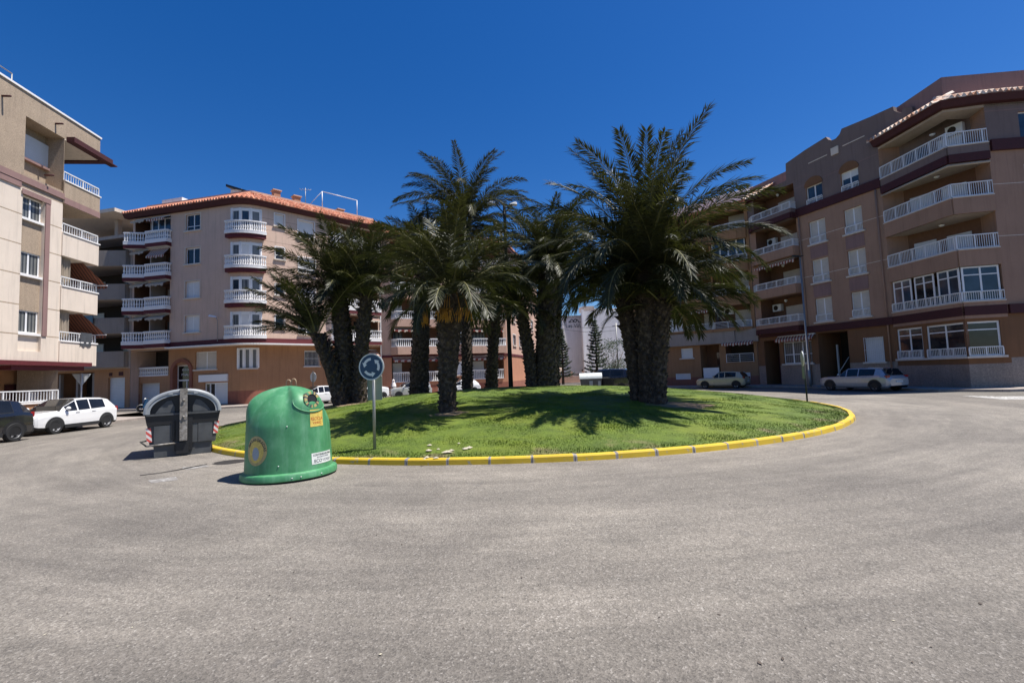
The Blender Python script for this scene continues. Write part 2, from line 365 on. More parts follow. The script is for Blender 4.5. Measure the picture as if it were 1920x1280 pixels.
# ------------------------------------------------------------------ facade tools
class Fac:
    def __init__(s, A, B):
        s.A = Vector(A); s.B = Vector(B); d = s.B-s.A; s.len = d.length; s.u = d.normalized()
        n = Vector((s.u.y, -s.u.x))
        if n.dot(-s.A) < 0: n = -n
        s.n = n
    def uz(s, px, py):
        d = ray(px, py); t = s.A.dot(s.n)/(d.x*s.n.x+d.y*s.n.y)
        P = Vector((d.x*t, d.y*t)); return (P-s.A).dot(s.u), CH+d.z*t
    def rect(s, x0, y0, x1, y1):
        xm, ym = (x0+x1)/2, (y0+y1)/2
        return (s.uz(x0, ym)[0], s.uz(x1, ym)[0], s.uz(xm, y1)[1], s.uz(xm, y0)[1])
    def p(s, u, z, d=0.0):
        q = s.A+s.u*u+s.n*d; return (q.x, q.y, z)
    def xy(s, u, d=0.0):
        q = s.A+s.u*u+s.n*d; return (q.x, q.y)
    def b(s, mb, u0, u1, z0, z1, d0, d1, mat):
        lo = [s.p(u0, z0, d0), s.p(u1, z0, d0), s.p(u1, z0, d1), s.p(u0, z0, d1)]
        mb.hexa(lo, [(q[0], q[1], z1) for q in lo], mat)
    def rot(s):                     # rotation that stands text on the wall
        return (PI/2, 0, math.atan2(s.u.y, s.u.x) if s.u.x*(-s.n.y)+s.u.y*s.n.x > 0 else math.atan2(-s.u.y, -s.u.x))
    def wall(s, mb, u0, u1, z0, z1, ops, zones, dd=0.0):
        us = sorted({u0, u1}|{max(u0, min(u1, o[0][i])) for o in ops for i in (0, 1)})
        zs = sorted({z0, z1}|{max(z0, min(z1, o[0][i])) for o in ops for i in (2, 3)}|{q for z in zones for q in z[:2] if z0 < q < z1})
        def mt(z):
            for a, b_, m in zones:
                if a <= z < b_: return m
            return zones[-1][2]
        for i in range(len(us)-1):
            for j in range(len(zs)-1):
                if us[i+1]-us[i] < 1e-5 or zs[j+1]-zs[j] < 1e-5: continue
                uc, zc = (us[i]+us[i+1])/2, (zs[j]+zs[j+1])/2
                if any(o[0][0] < uc < o[0][1] and o[0][2] < zc < o[0][3] for o in ops): continue
                mb.face([s.p(us[i], zs[j], dd), s.p(us[i+1], zs[j], dd), s.p(us[i+1], zs[j+1], dd), s.p(us[i], zs[j+1], dd)], mt(zc))
        for o in ops:
            (a, b_, c, e), dp, rm, bm_ = o
            for q in ([(a, c), (b_, c)], [(b_, c), (b_, e)], [(b_, e), (a, e)], [(a, e), (a, c)]):
                mb.face([s.p(*q[0], dd), s.p(*q[1], dd), s.p(*q[1], dd-dp), s.p(*q[0], dd-dp)], rm)
            if bm_: mb.face([s.p(a, c, dd-dp), s.p(b_, c, dd-dp), s.p(b_, e, dd-dp), s.p(a, e, dd-dp)], bm_)

class Bld:
    def __init__(s, name, label, loc, cat='building', group=None):
        s.root = thing(name, label, cat, loc, 0, group); s.off = Vector(loc)
    def part(s, mb, name, parent=None, sharp=None, fix=True):
        return mb.build(name, parent or s.root, s.off, sharp, fix)

def window(B, F, r, n=2, recess=.12, shut=0.0, sill=True, frame='white_pvc', pane='glass', shm='shutter_white', tr=0, sillm='sill_stone', name='window', bars=False, fw=.06, surround=None):
    u0, u1, z0, z1 = r; d = -recess
    mb = MB()
    F.b(mb, u0, u0+fw, z0, z1, d-.05, d, frame); F.b(mb, u1-fw, u1, z0, z1, d-.05, d, frame)
    F.b(mb, u0+fw, u1-fw, z0, z0+fw, d-.05, d, frame); F.b(mb, u0+fw, u1-fw, z1-fw, z1, d-.05, d, frame)
    for k in range(1, n):
        uc = u0+(u1-u0)*k/n; F.b(mb, uc-.045, uc+.045, z0+fw, z1-fw, d-.045, d+.003, frame)
    if tr: F.b(mb, u0+fw, u1-fw, z0+(z1-z0)*tr-.03, z0+(z1-z0)*tr+.03, d-.04, d+.006, frame)
    if surround:
        for a, b_, c, e in ((u0-.08, u0, z0-.02, z1+.08), (u1, u1+.08, z0-.02, z1+.08), (u0, u1, z1, z1+.08)): F.b(mb, a, b_, c, e, -.02, .03, surround)
    w = B.part(mb, name)
    if shut < 1:
        mb = MB(); F.b(mb, u0+fw, u1-fw, z0+fw, z1-fw-(z1-z0-2*fw)*shut, d-.035, d-.02, pane); B.part(mb, 'pane', w)
    if shut > 0:
        mb = MB(); F.b(mb, u0+fw, u1-fw, z1-fw-(z1-z0-2*fw)*shut, z1-fw, d-.03, d-.008, shm); B.part(mb, 'shutter', w)
    if sill:
        mb = MB(); F.b(mb, u0-.14, u1+.14, z0-.12, z0-.003, -.02, .13, sillm); B.part(mb, 'sill', w)
    if bars:
        mb = MB()
        k = int((u1-u0)/.12)
        for i in range(k+1): F.b(mb, u0+(u1-u0)*i/k-.01, u0+(u1-u0)*i/k+.01, z0-.05, z1+.05, .03, .05, 'white_metal')
        for z in (z0, (z0+z1)/2, z1): F.b(mb, u0-.03, u1+.03, z-.015, z+.015, .05, .065, 'white_metal')
        B.part(mb, 'window_grille', w)
    return w

def rail(B, pts, zb, zt, kind='bars', parent=None, name='balustrade', mat='white_metal', step=.125):
    mb = MB(); pts = [Vector(p[:2]) for p in pts]
    for a, b_ in zip(pts, pts[1:]):
        ln = (b_-a).length
        if ln < .02: continue
        if kind == 'turned':
            mb.seg(a, b_, zt-.11, zt, .17, mat); mb.seg(a, b_, zb, zb+.09, .17, mat)
            n = max(1, round(ln/.215)); h = zt-.11-zb-.09
            for i in range(n):
                c = a+(b_-a)*((i+.5)/n)
                mb.lathe((c.x, c.y, zb+.09), [(.075, 0), (.075, .07*h), (.035, .16*h), (.085, .36*h), (.05, .62*h), (.035, .78*h), (.07, .9*h), (.07, h)], mat, 7, True, caps=False)
        elif kind == 'flat':
            mb.seg(a, b_, zt-.1, zt, .14, mat); mb.seg(a, b_, zb, zb+.08, .14, mat)
            n = max(1, round(ln/.2))
            for i in range(n):
                c = a+(b_-a)*((i+.5)/n); mb.lathe((c.x, c.y, zb+.08), [(.06, 0), (.045, .3*(zt-zb)), (.03, .5*(zt-zb)), (.06, zt-zb-.18)], mat, 5, True, caps=False)
        elif kind == 'bars':
            mb.seg(a, b_, zt-.055, zt, .07, mat); mb.seg(a, b_, zb+.03, zb+.075, .05, mat)
            n = max(1, round(ln/step)); d = (b_-a)/ln
            for i in range(n+1):
                c = a+(b_-a)*(i/n); w = .03 if i % 8 == 0 else .011
                mb.seg(c-d*w, c+d*w, zb+.075, zt-.055, .05 if i % 8 == 0 else .022, mat)
        elif kind == 'hbars':
            mb.seg(a, b_, zt-.05, zt, .06, mat)
            for k in range(4): mb.seg(a, b_, zb+.06+k*(zt-zb-.1)/4, zb+.085+k*(zt-zb-.1)/4, .03, mat)
            n = max(1, round(ln/1.4))
            for i in range(n+1):
                c = a+(b_-a)*(i/n); d = (b_-a)/ln; mb.seg(c-d*.02, c+d*.02, zb, zt-.05, .05, mat)
    return mb.build(name, parent or B.root, B.off)

def awning(B, F, u0, u1, zt, zd, out, mat, parent=None, scallop=True, d0=.05):
    mb = MB()
    mb.face([F.p(u0, zt, d0), F.p(u1, zt, d0), F.p(u1, zd, d0+out), F.p(u0, zd, d0+out)], mat)
    mb.face([F.p(u0, zt-.02, d0), F.p(u1, zt-.02, d0), F.p(u1, zd-.02, d0+out), F.p(u0, zd-.02, d0+out)], mat)
    n = max(2, int((u1-u0)/.3))
    for i in range(n):                          # scalloped valance
        a, b_ = u0+(u1-u0)*i/n, u0+(u1-u0)*(i+1)/n; k = .2+(.07 if i % 2 else 0)
        mb.face([F.p(a, zd, d0+out), F.p(b_, zd, d0+out), F.p(b_, zd-k+.06, d0+out+.01), F.p((a+b_)/2, zd-k, d0+out+.01), F.p(a, zd-k+.06, d0+out+.01)], mat)
    mb.tube([F.p(u0, zt+.03, d0-.02), F.p(u1, zt+.03, d0-.02)], .05, 'white_metal', 6)
    return B.part(mb, 'awning', parent, fix=False)

def aircon(B, F, u, z, d, parent=None):
    mb = MB(); F.b(mb, u-.42, u+.42, z-.3, z+.3, d, d+.3, 'white_pvc')
    o = B.part(mb, 'air_conditioner', parent)
    mb = MB(); c = F.p(u-.1, z, d+.3)
    for i in range(12):
        g = 2*PI*i/12; h = 2*PI*(i+1)/12
        mb.face([F.p(u-.1, z, d+.306), F.p(u-.1+.22*math.cos(g), z+.22*math.sin(g), d+.306), F.p(u-.1+.22*math.cos(h), z+.22*math.sin(h), d+.306)], 'dark_interior')
    B.part(mb, 'fan_grille', o)

def balcony(B, F, pts, L, slab, par, zrail, kind, wallm, bandm=None, bandz=None, inner=None, name='balcony', soffit=None, mat='white_metal'):
    """pts: plan points of the front, from wall to wall; slab bottom = L-slab; solid parapet up to L; rail to zrail"""
    mb = MB()
    base = list(pts)
    if inner: base = list(pts)+list(inner)
    if len(base) > 2: mb.prism(base, L-slab, L-slab+.22, wallm)
    for a, b_ in zip(pts, pts[1:]):
        mb.seg(a, b_, L-slab+.003 if not bandm else bandz[1], L, .14, wallm)
        if bandm: mb.seg(a, b_, bandz[0], bandz[1], .2, bandm)
    o = B.part(mb, name)
    rail(B, pts, L, zrail, kind, o, mat=mat)
    return o

def tile_strip(path, de, ze, dr, zr, mat, period=.30, amp=.085):
    """barrel tiles along a path of (pos, normal): eave at distance de outside, ridge dr inside"""
    mb = MB(); vs = []; fs = []
    rows = 5
    for i, (p, n, s) in enumerate(path):
        h = amp*math.sin(2*PI*s/period)
        for k in range(rows):
            t = k/(rows-1); d = de+(dr-de)*t; z = ze+(zr-ze)*t
            vs.append((p.x+n.x*d, p.y+n.y*d, z+h+(.012 if k % 2 else 0)))
    for i in range(len(path)-1):
        for k in range(rows-1):
            a = i*rows+k; fs.append((a, a+rows, a+rows+1, a+1))
    mb.mesh(vs, fs, mat, True)
    # closed ends of the tiles along the eave
    v2 = []; f2 = []
    for i, (p, n, s) in enumerate(path):
        h = amp*math.sin(2*PI*s/period)
        v2 += [(p.x+n.x*de, p.y+n.y*de, ze+h), (p.x+n.x*(de-.01), p.y+n.y*(de-.01), ze-amp-.05)]
    for i in range(len(path)-1): f2.append((2*i, 2*i+2, 2*i+3, 2*i+1))
    mb.mesh(v2, f2, mat)
    return mb
def line_path(a, b_, n, step=.045, s0=0):
    a = Vector(a); b_ = Vector(b_); ln = (b_-a).length; k = max(2, int(ln/step))
    return [(a+(b_-a)*(i/k), Vector(n), s0+ln*i/k) for i in range(k+1)]
def arc_path(c, r, a0, a1, k, s0=0):
    out = []
    for i in range(k+1):
        g = a0+(a1-a0)*i/k; n = Vector((math.cos(g), math.sin(g))); out.append((Vector(c)+n*r, n, s0+abs(a1-a0)*r*i/k))
    return out

# ================================================================== corner building (far side, red tiled roof)
def corner_building():
    FL = Fac((-34.7, 42.6), (-24.0, 40.0)); FR = Fac((-21.81, 40.65), (-13.5, 49.3))
    B = Bld('apartment_building', 'pink-beige corner block with red tiled eaves and stacked white round balconies', (-23.4, 42.2, 0))
    cc = (-23.46, 42.22); rr = 2.28
    a0 = math.atan2(FL.n.y, FL.n.x); a1 = math.atan2(FR.n.y, FR.n.x)
    LV = [5.37, 8.42, 11.46, 14.48]; EV = 17.55
    zl = []
    zl += [(-1, 1.3, 'brick_dado'), (1.3, 5.3, 'ochre')]
    for k in range(12): zl += [(5.3+k*1.02, 5.3+k*1.02+.99, 'pinkbeige'), (5.3+k*1.02+.99, 5.3+(k+1)*1.02, 'mauve')]
    zplain = [(-1, 1.3, 'brick_dado'), (1.3, 5.3, 'ochre'), (5.3, 30, 'pinkbeige')]
    # the ground floor stands back under the first floor
    SB = .75; GL = Fac(FL.xy(0, -SB), FL.xy(FL.len, -SB)); GR = Fac(FR.xy(0, -SB), FR.xy(FR.len, -SB)); opg = []; opq = []
    # ---- left facade
    ops = []; wins = []
    um = FL.uz(281, 550)[0]; ul = .25; ur = FL.uz(318.5, 550)[0]
    for k, Lk in enumerate(LV):
        top = (LV[k+1] if k < 3 else 17.45)-.12
        ops.append(((ul, ur, Lk+.35, top), 1.5, 'loggia_shade', 'loggia_shade'))
        r = FL.rect(348, 461, 375, 493); r = (r[0], r[1], Lk+1.2, Lk+2.68)
        ops.append((r, .2, 'pinkbeige', None)); wins.append((r, [1, 1, .05, 0][k], [2, 2, 2, 2][k]))
    g = [GL.rect(260, 657, 316, 704), GL.rect(262, 718, 299, 764), GL.rect(366, 659, 406, 692), GL.rect(383, 717, 427, 764), GL.rect(326, 684, 356, 764)]
    g[1] = (g[1][0], g[1][1], .14, g[1][3]); g[3] = (g[3][0], g[3][1], .14, g[3][3]); g[4] = (g[4][0], g[4][1], .14, g[4][3])
    opg += [(g[0], 1.6, 'loggia_shade', 'dark_interior'), (g[1], .35, 'ochre', None), (g[2], .2, 'ochre', None), (g[3], .3, 'ochre', 'dark_interior'), (g[4], .6, 'brick_dado', 'dark_interior')]
    mb = MB(); FL.wall(mb, 0, FL.len, 5.22, EV, ops, zplain); GL.wall(mb, 0, FL.len, 0, 5.22, opg, zplain)
    # ---- right facade
    opr = []; wr = []
    def addw(x0, y0, x1, y1, k, sh, n, tr=0):
        r = FR.rect(x0, y0, x1, y1); opr.append((r, .2, 'pinkbeige', None)); wr.append((r, sh, n, tr))
    addw(515, 402, 533, 424, 3, .95, 1); addw(559, 415, 589, 446, 3, .72, 1)
    addw(516.5, 464, 533, 486, 2, .0, 1, .35); addw(516.5, 533, 533, 553, 1, 0, 1); addw(516.5, 592, 533, 614, 0, 0, 1)
    addw(560, 484, 591, 512, 2, .8, 2); addw(560, 540, 591, 570, 1, 1, 2); addw(561, 596, 590, 626, 0, 0, 2, .35)
    bu0, bu1 = FR.uz(621, 560)[0], FR.uz(708, 560)[0]
    for k, Lk in enumerate(LV):
        opr.append(((bu0, bu1, Lk+.35, (LV[k+1] if k < 3 else 17.45)-.12), 1.4, 'loggia_shade', 'loggia_shade'))
    gb = GR.rect(571, 658, 598, 686); opq.append((gb, .2, 'ochre', None))
    gl = GR.rect(636, 668, 706, 728); opq.append(((gl[0], gl[1], 1.5, 4.6), 1.4, 'ochre', 'dark_interior'))
    FR.wall(mb, 0, FR.len, 5.22, EV, opr, zl); GR.wall(mb, 0, FR.len, 0, 5.22, opq, zl)
    for f in (FL, FR): mb.face([f.p(0, 5.22, 0), f.p(f.len, 5.22, 0), f.p(f.len, 5.22, -SB), f.p(0, 5.22, -SB)], 'cream')
    # ---- rounded corner
    ap = arc_path(cc, rr, a0, a1, 12)
    gz = (3.25, 5.0)
    def arcq(z0, z1, m, off=0.0, i0=0, i1=12):
        for i in range(i0, i1):
            (p, n, _), (q, nn, _) = ap[i], ap[i+1]; p = p+n*off; q = q+nn*off
            mb.face([(p.x, p.y, z0), (q.x, q.y, z0), (q.x, q.y, z1), (p.x, p.y, z1)], m)
    arcq(0, 1.3, 'brick_dado', -SB); arcq(1.3, gz[0], 'ochre', -SB); arcq(gz[1], 5.22, 'ochre', -SB)
    for i in range(12):
        (p, n, _), (q, m_, _) = ap[i], ap[i+1]; mb.face([(*p, 5.22), (*q, 5.22), (*(q-m_*SB), 5.22), (*(p-n*SB), 5.22)], 'cream')
    for k, Lk in enumerate(LV):
        top = LV[k+1] if k < 3 else EV
        arcq(5.22 if k == 0 else Lk, Lk+.55, 'pinkbeige'); arcq(Lk+2.72, top, 'pinkbeige')
    # mass behind and the flat roof
    foot = [FL.xy(0, -.01)]+[FL.xy(0, -9)]+[(-25, 56), (-17.5, 57.5), FR.xy(FR.len, -7), FR.xy(FR.len, -.01)]
    for i in range(len(foot)-1):
        a, b_ = foot[i], foot[i+1]
        mb.face([(a[0], a[1], 0), (b_[0], b_[1], 0), (b_[0], b_[1], EV), (a[0], a[1], EV)], 'pinkbeige')
    mb.face([(p[0], p[1], EV) for p in foot]+[(p.x, p.y, EV) for p, n, _ in reversed(ap)], 'terra_pale')
    B.part(mb, 'wall', fix=False)
    for (r, sh, n) in wins: window(B, FL, r, n, .14, sh, tr=.28 if not sh else 0, surround='cream')
    for (r, sh, n, tr) in wr: window(B, FR, r, n, .14, sh, tr=tr, surround='white_trim')
    window(B, GL, g[2], 2, .14, 1, shm='shutter_cream'); window(B, GR, gb, 1, .14, 0, bars=True, pane='glass')
    # garage door, arched portal, shop
    mb = MB(); GL.b(mb, g[1][0], g[1][1], g[1][2], g[1][3], -.3, -.25, 'garage_door'); B.part(mb, 'garage_door')
    mb = MB(); u0, u1, z0, z1 = g[4]; uc = (u0+u1)/2; rad = (u1-u0)/2+.28
    GL.b(mb, u0-.32, u0-.02, .14, z1-.55, .0, .12, 'brick_dado'); GL.b(mb, u1+.02, u1+.32, .14, z1-.55, .0, .12, 'brick_dado')
    kk = 14
    for i in range(kk):
        q = []
        for a, ro in ((i, rad+.06), (i+1, rad+.06), (i+1, rad-.26), (i, rad-.26)):
            gg = PI*a/kk; q.append((uc+ro*math.cos(gg), z1-.55+ro*.9*math.sin(gg)))
        mb.hexa([GL.p(*p, 0) for p in q], [GL.p(*p, .12) for p in q], 'brick_dado')
    por = B.part(mb, 'portal')
    mb = MB(); zt = 2.35
    for a, b_ in ((u0, u0+.09), (u1-.09, u1), (uc+.12, uc+.2)): GL.b(mb, a, b_, .14, zt if a > u0 and a < u1-.1 else z1, -.42, -.35, 'white_pvc')
    GL.b(mb, u0+.09, u1-.09, zt, zt+.12, -.42, -.345, 'white_pvc'); GL.b(mb, u0+.09, u1-.09, z1-.1, z1, -.42, -.35, 'white_pvc')
    door = B.part(mb, 'entrance_door', por)
    mb = MB(); GL.b(mb, u0+.09, u1-.09, .2, zt, -.40, -.38, 'glass'); GL.b(mb, u0+.09, u1-.09, zt+.12, z1-.1, -.40, -.38, 'glass'); B.part(mb, 'pane', por)
    q = GL.p(uc+.05, zt+1.0, -.36); lettering('lettering', 'EDIFICIO', .22, Vector(q)-B.off, GL.rot(), 'white_pvc', por)
    q = GL.p(uc+.05, zt+.55, -.36); lettering('lettering', 'PINALI I', .30, Vector(q)-B.off, GL.rot(), 'white_pvc', por)
    sg = GL.rect(375, 702, 428, 715)
    mb = MB(); GL.b(mb, sg[0], sg[1], sg[2], sg[3], .01, .16, 'white_pvc'); B.part(mb, 'shop_sign')
    u0, u1, z0, z1 = g[3]
    mb = MB()
    for a, b_ in ((u0, u0+.12), (u0+.48, u0+.56), (u0+1.02, u0+1.12), (u1-.08, u1)): GL.b(mb, a, b_, .14, z1, -.2, -.12, 'white_pvc')
    GL.b(mb, u0+.12, u1-.08, z1-.1, z1, -.2, -.118, 'white_pvc'); sd = B.part(mb, 'shop_door')
    mb = MB(); GL.b(mb, u0+.12, u0+.48, .2, z1-.1, -.17, -.15, 'glass'); GL.b(mb, u0+.56, u0+1.02, .2, z1-.1, -.20, -.19, 'dark_interior'); B.part(mb, 'pane', sd)
    mb = MB(); GL.b(mb, u0+1.12, u1-.08, .2, z1-.1, -.17, -.14, 'shutter_white')
    B.part(mb, 'shutter', sd)
    # maroon string course with a white lip, round the whole corner
    mb = MB(); ps = [FL.xy(ur+.05, 0), FL.xy(FL.len, 0)]+[(p.x, p.y) for p, n, _ in ap[1:-1]]+[FR.xy(0, 0), FR.xy(bu0-.03, 0)]
    for a, b_ in zip(ps, ps[1:]): mb.seg(a, b_, 5.34, 5.78, .16, 'maroon'); pass
    B.part(mb, 'string_course')
    mb = MB(); ps = [FL.xy(ur+.05, .22), FL.xy(FL.len, .22)]+[((p+n*.22).x, (p+n*.22).y) for p, n, _ in ap[1:-1]]+[FR.xy(0, .22), FR.xy(bu0-.03, .22)]
    for a, b_ in zip(ps, ps[1:]): mb.seg(a, b_, 5.223, 5.335, .56, 'white_trim')
    B.part(mb, 'cornice')
    # eaves and tiles
    path = line_path(FL.xy(-.6), FL.xy(FL.len), FL.n)
    path += arc_path(cc, rr, a0, a1, 60, path[-1][2])[1:]
    path += line_path(FR.xy(0), FR.xy(FR.len), FR.n, s0=path[-1][2])[1:]
    mb = tile_strip(path, .62, 17.98, -1.75, 19.25, 'roof_tile')
    k = path[::12]+[path[-1]]
    for (p, n, _), (q, m, _) in zip(k, k[1:]):
        A = [p+n*.60, q+m*.60, q+m*-.05, p+n*-.05]
        mb.hexa([(*v, 17.5) for v in (p+n*.36, q+m*.36, q+m*-.05, p+n*-.05)], [(*v, 17.9) for v in A], 'maroon_dark')
        mb.hexa([(*v, 19.2) for v in (p-n*1.7, q-m*1.7, q-m*2.0, p-n*2.0)], [(*v, 19.42) for v in (p-n*1.7, q-m*1.7, q-m*2.0, p-n*2.0)], 'terra_pale')
        mb.hexa([(*v, 17.56) for v in (p-n*1.72, q-m*1.72, q-m*1.98, p-n*1.98)], [(*v, 19.2) for v in (p-n*1.72, q-m*1.72, q-m*1.98, p-n*1.98)], 'terra_pale')
    B.part(mb, 'roof', fix=False)
    # corner balconies and their glazing
    apo = [(Vector(cc)+n*(rr+.42)) for p, n, _ in arc_path(cc, rr, a0-.12, a1+.12, 10)]
    for k, Lk in enumerate(LV):
        mb = MB()
        o2 = [(p.x, p.y) for p in apo]
        mb.prism(o2+[(cc[0], cc[1])], Lk+.02, Lk+.36, 'maroon'); mb.prism([(cc[0]+(x-cc[0])*1.03, cc[1]+(y-cc[1])*1.03) for x, y in o2]+[(cc[0], cc[1]+.1)], Lk+.363, Lk+.55, 'white_trim')
        b_ = B.part(mb, 'balcony'); rail(B, apo, Lk+.55, Lk+1.5, 'turned', b_, mat='white_trim')
        mb = MB(); pp = [ap[i][0]-ap[i][1]*.06 for i in (0, 4, 8, 12)]; z1 = Lk+2.72
        for p in pp: mb.box((p.x, p.y, (Lk+.55+z1)/2), (.2, .2, z1-Lk-.55), 'white_pvc', a0)
        for p, q in zip(pp, pp[1:]): mb.seg(p, q, z1-.26, z1-.004, .12, 'white_pvc'); mb.seg(p, q, Lk+.55, Lk+.7, .12, 'white_pvc')
        w = B.part(mb, 'window')
        mb = MB()
        for i, (p, q) in enumerate(zip(pp, pp[1:])): mb.seg(p, q, Lk+.7, z1-.26, .04, ['curtained', 'glass_blue', 'curtained', 'shutter_white'][(i+k) % 3 if k % 2 else 0 if i != 1 else 3])
        B.part(mb, 'pane', w)
    mb = MB(); pp = [ap[i][0]-ap[i][1]*(SB+.06) for i in (0, 4, 8, 12)]
    for p in pp: mb.box((p.x, p.y, sum(gz)/2), (.22, .22, gz[1]-gz[0]), 'white_pvc', a0)
    for p, q in zip(pp, pp[1:]): mb.seg(p, q, gz[1]-.15, gz[1]-.003, .12, 'white_pvc')
    w = B.part(mb, 'window'); mb = MB()
    for p, q in zip(pp, pp[1:]): mb.seg(p, q, gz[0]+.003, gz[1]-.15, .05, 'curtained')
    B.part(mb, 'pane', w)
    mb = MB()
    for i in range(12): mb.seg(ap[i][0]-ap[i][1]*(SB-.06), ap[i+1][0]-ap[i+1][1]*(SB-.06), gz[0]-.12, gz[0], .18, 'sill_stone')
    B.part(mb, 'sill', w)
    # loggia balconies of the left facade
    for k, Lk in enumerate(LV):
        pl = [FL.xy(ul-.1, -.3), FL.xy(ul-.1, .95), FL.xy(um-.02, .08)]; pr = [FL.xy(um+.02, .5), FL.xy(ur+.05, .42), FL.xy(ur+.05, 0)]
        for pts in (pl, pr):
            mb = MB(); mb.prism(pts+[FL.xy(um, -.2) if pts is pl else FL.xy(um, -.05)], Lk, Lk+.2, 'white_trim')
            for a, b_ in zip(pts, pts[1:]): mb.seg(a, b_, Lk+.003, Lk+.34, .12, 'maroon'); mb.seg(a, b_, Lk+.34, Lk+.58, .16, 'white_trim')
            o = B.part(mb, 'balcony'); rail(B, pts, Lk+.58, Lk+1.48, 'turned', o, mat='white_trim')
        mb = MB(); FL.b(mb, um-.06, um+.06, Lk+.36, Lk+2.75, -1.45, -.02, 'shade_beige'); B.part(mb, 'partition')
        r = (um+.35, ur-.3, Lk+.4, Lk+2.5); mb = MB(); FL.b(mb, *r, -1.48, -1.42, 'shutter_cream' if k % 2 else 'curtained'); B.part(mb, 'balcony_door')
        zt = (LV[k+1] if k < 3 else 17.4)-.1
        awning(B, FL, ul+.1, um-.15, zt, zt-.25, .5, 'awning_plain'); awning(B, FL, um+.2, ur-.05, zt, zt-(.75 if k == 2 else .3), .55, 'awning_stripe' if k in (2, 3) else 'awning_plain')
    mb = MB(); w3 = (um+.1, ur, LV[3]+.6, LV[3]+2.7)
    FL.b(mb, w3[0], w3[1], w3[3]-.1, w3[3], -.12, -.05, 'white_pvc')
    for i in range(4): q = w3[0]+(w3[1]-w3[0])*i/3; FL.b(mb, q-.05, q+.05, w3[2], w3[3]-.1, -.12, -.05, 'white_pvc')
    w = B.part(mb, 'window'); mb = MB(); FL.b(mb, w3[0], w3[1], w3[2], w3[3]-.1, -.10, -.08, 'glass_blue'); B.part(mb, 'pane', w)
    rail(B, [GL.xy(g[0][0]+.05, -.05), GL.xy(g[0][1]-.05, -.05)], g[0][2]-.05, g[0][2]+.78, 'turned', None, mat='white_trim')
    # balconies on the right facade
    for k, Lk in enumerate(LV):
        pts = [FR.xy(bu0-.05, 0), FR.xy(bu0-.05, .5), FR.xy(bu1+.05, .5), FR.xy(bu1+.05, 0)]
        mb = MB(); mb.prism(pts, Lk, Lk+.2, 'white_trim')
        for a, b_ in zip(pts, pts[1:]): mb.seg(a, b_, Lk+.003, Lk+.34, .12, 'maroon'); mb.seg(a, b_, Lk+.34, Lk+.58, .16, 'white_trim')
        o = B.part(mb, 'balcony'); rail(B, pts, Lk+.58, Lk+1.48, 'turned', o, mat='white_trim')
        mb = MB(); q = (bu0+bu1)/2
        FR.b(mb, bu0+.5, q-.3, Lk+.4, Lk+2.5, -1.38, -1.32, 'shutter_white'); B.part(mb, 'balcony_door'); mb = MB(); FR.b(mb, q+.5, bu1-.4, Lk+.4, Lk+2.5, -1.38, -1.32, 'glass'); B.part(mb, 'balcony_door')
        if k < 2: awning(B, FR, q+.6, bu1-.1, Lk+2.9, Lk+2.55, .6, 'awning_stripe')
    mb = MB()
    for a, b_ in ((gl[0], gl[1]),): GR.b(mb, a-.1, b_+.1, 1.25, 1.5, -.02, .1, 'sill_stone')
    B.part(mb, 'sill'); awning(B, GR, gl[0], gl[1], 4.9, 4.3, .8, 'awning_stripe')
    mb = MB(); q = GR.rect(493, 660, 504, 670); GR.b(mb, *q, .01, .04, 'ochre'); B.part(mb, 'wall_plaque')
    # things on the roof
    mb = MB(); c = FL.xy(2.2, -3); mb.box((c[0], c[1], 18.6), (2.4, 2.2, 2.5), 'white_wall', -.24); mb.box((c[0]+1.6, c[1]-.3, 18.3), (1.6, 1.8, 1.6), 'white_wall', -.24); B.part(mb, 'stair_tower')
    for u, f, h in ((2.2, FR, 1.6), (4.1, FR, 1.5), (8.6, FR, 1.2)):
        mb = MB(); c = f.xy(u, -2.6); mb.box((c[0], c[1], 19.2+h/2-.6), (.6, .6, h), 'terracotta_wall', .8); mb.box((c[0], c[1], 19.2+h-.55), (.8, .8, .1), 'terra_pale', .8); B.part(mb, 'chimney')
    mb = MB(); c = FL.xy(9.0, -3); mb.box((c[0], c[1], 19.1), (1.2, 1.0, 2.0), 'white_wall', -.24)
    mb.hexa([(c[0]-1.0, c[1]-.6, 20.35), (c[0]+1.1, c[1]-.9, 19.7), (c[0]+1.3, c[1]+.6, 19.7), (c[0]-.8, c[1]+.8, 20.35)], [(c[0]-1.0, c[1]-.6, 20.6), (c[0]+1.1, c[1]-.9, 19.8), (c[0]+1.3, c[1]+.6, 19.8), (c[0]-.8, c[1]+.8, 20.6)], 'bin_black'); B.part(mb, 'solar_heater')
    mb = MB(); c = FR.xy(4.9, -3)
    for du in (0,): pass
    p0 = FR.p(5.0, 19.0, -2.6); mb.tube([p0, (p0[0], p0[1], 21.3)], .03, 'pole_grey', 5)
    for i in range(4): mb.tube([(p0[0]-.5+.28*i, p0[1]-.2, 21.2-.03*i), (p0[0]-.5+.28*i, p0[1]+.35, 21.2-.03*i)], .012, 'pole_grey', 4)
    mb.tube([(p0[0]-.6, p0[1], 21.2), (p0[0]+.6, p0[1], 21.1)], .015, 'pole_grey', 4); B.part(mb, 'antenna')
    mb = MB(); A = FR.p(6.4, 19.3, -1.9); Bq = FR.p(10.2, 19.3, -1.9)
    for q in (A, Bq): mb.tube([q, (q[0], q[1], 21.1)], .045, 'white_metal', 6)
    mb.tube([(A[0], A[1], 21.1), (Bq[0], Bq[1], 21.1)], .045, 'white_metal', 6); c2 = FR.p(5.2, 19.2, -4); mb.tube([(A[0], A[1], 21.1), c2], .03, 'white_metal', 5)
    B.part(mb, 'roof_frame')
    return B, FL, FR
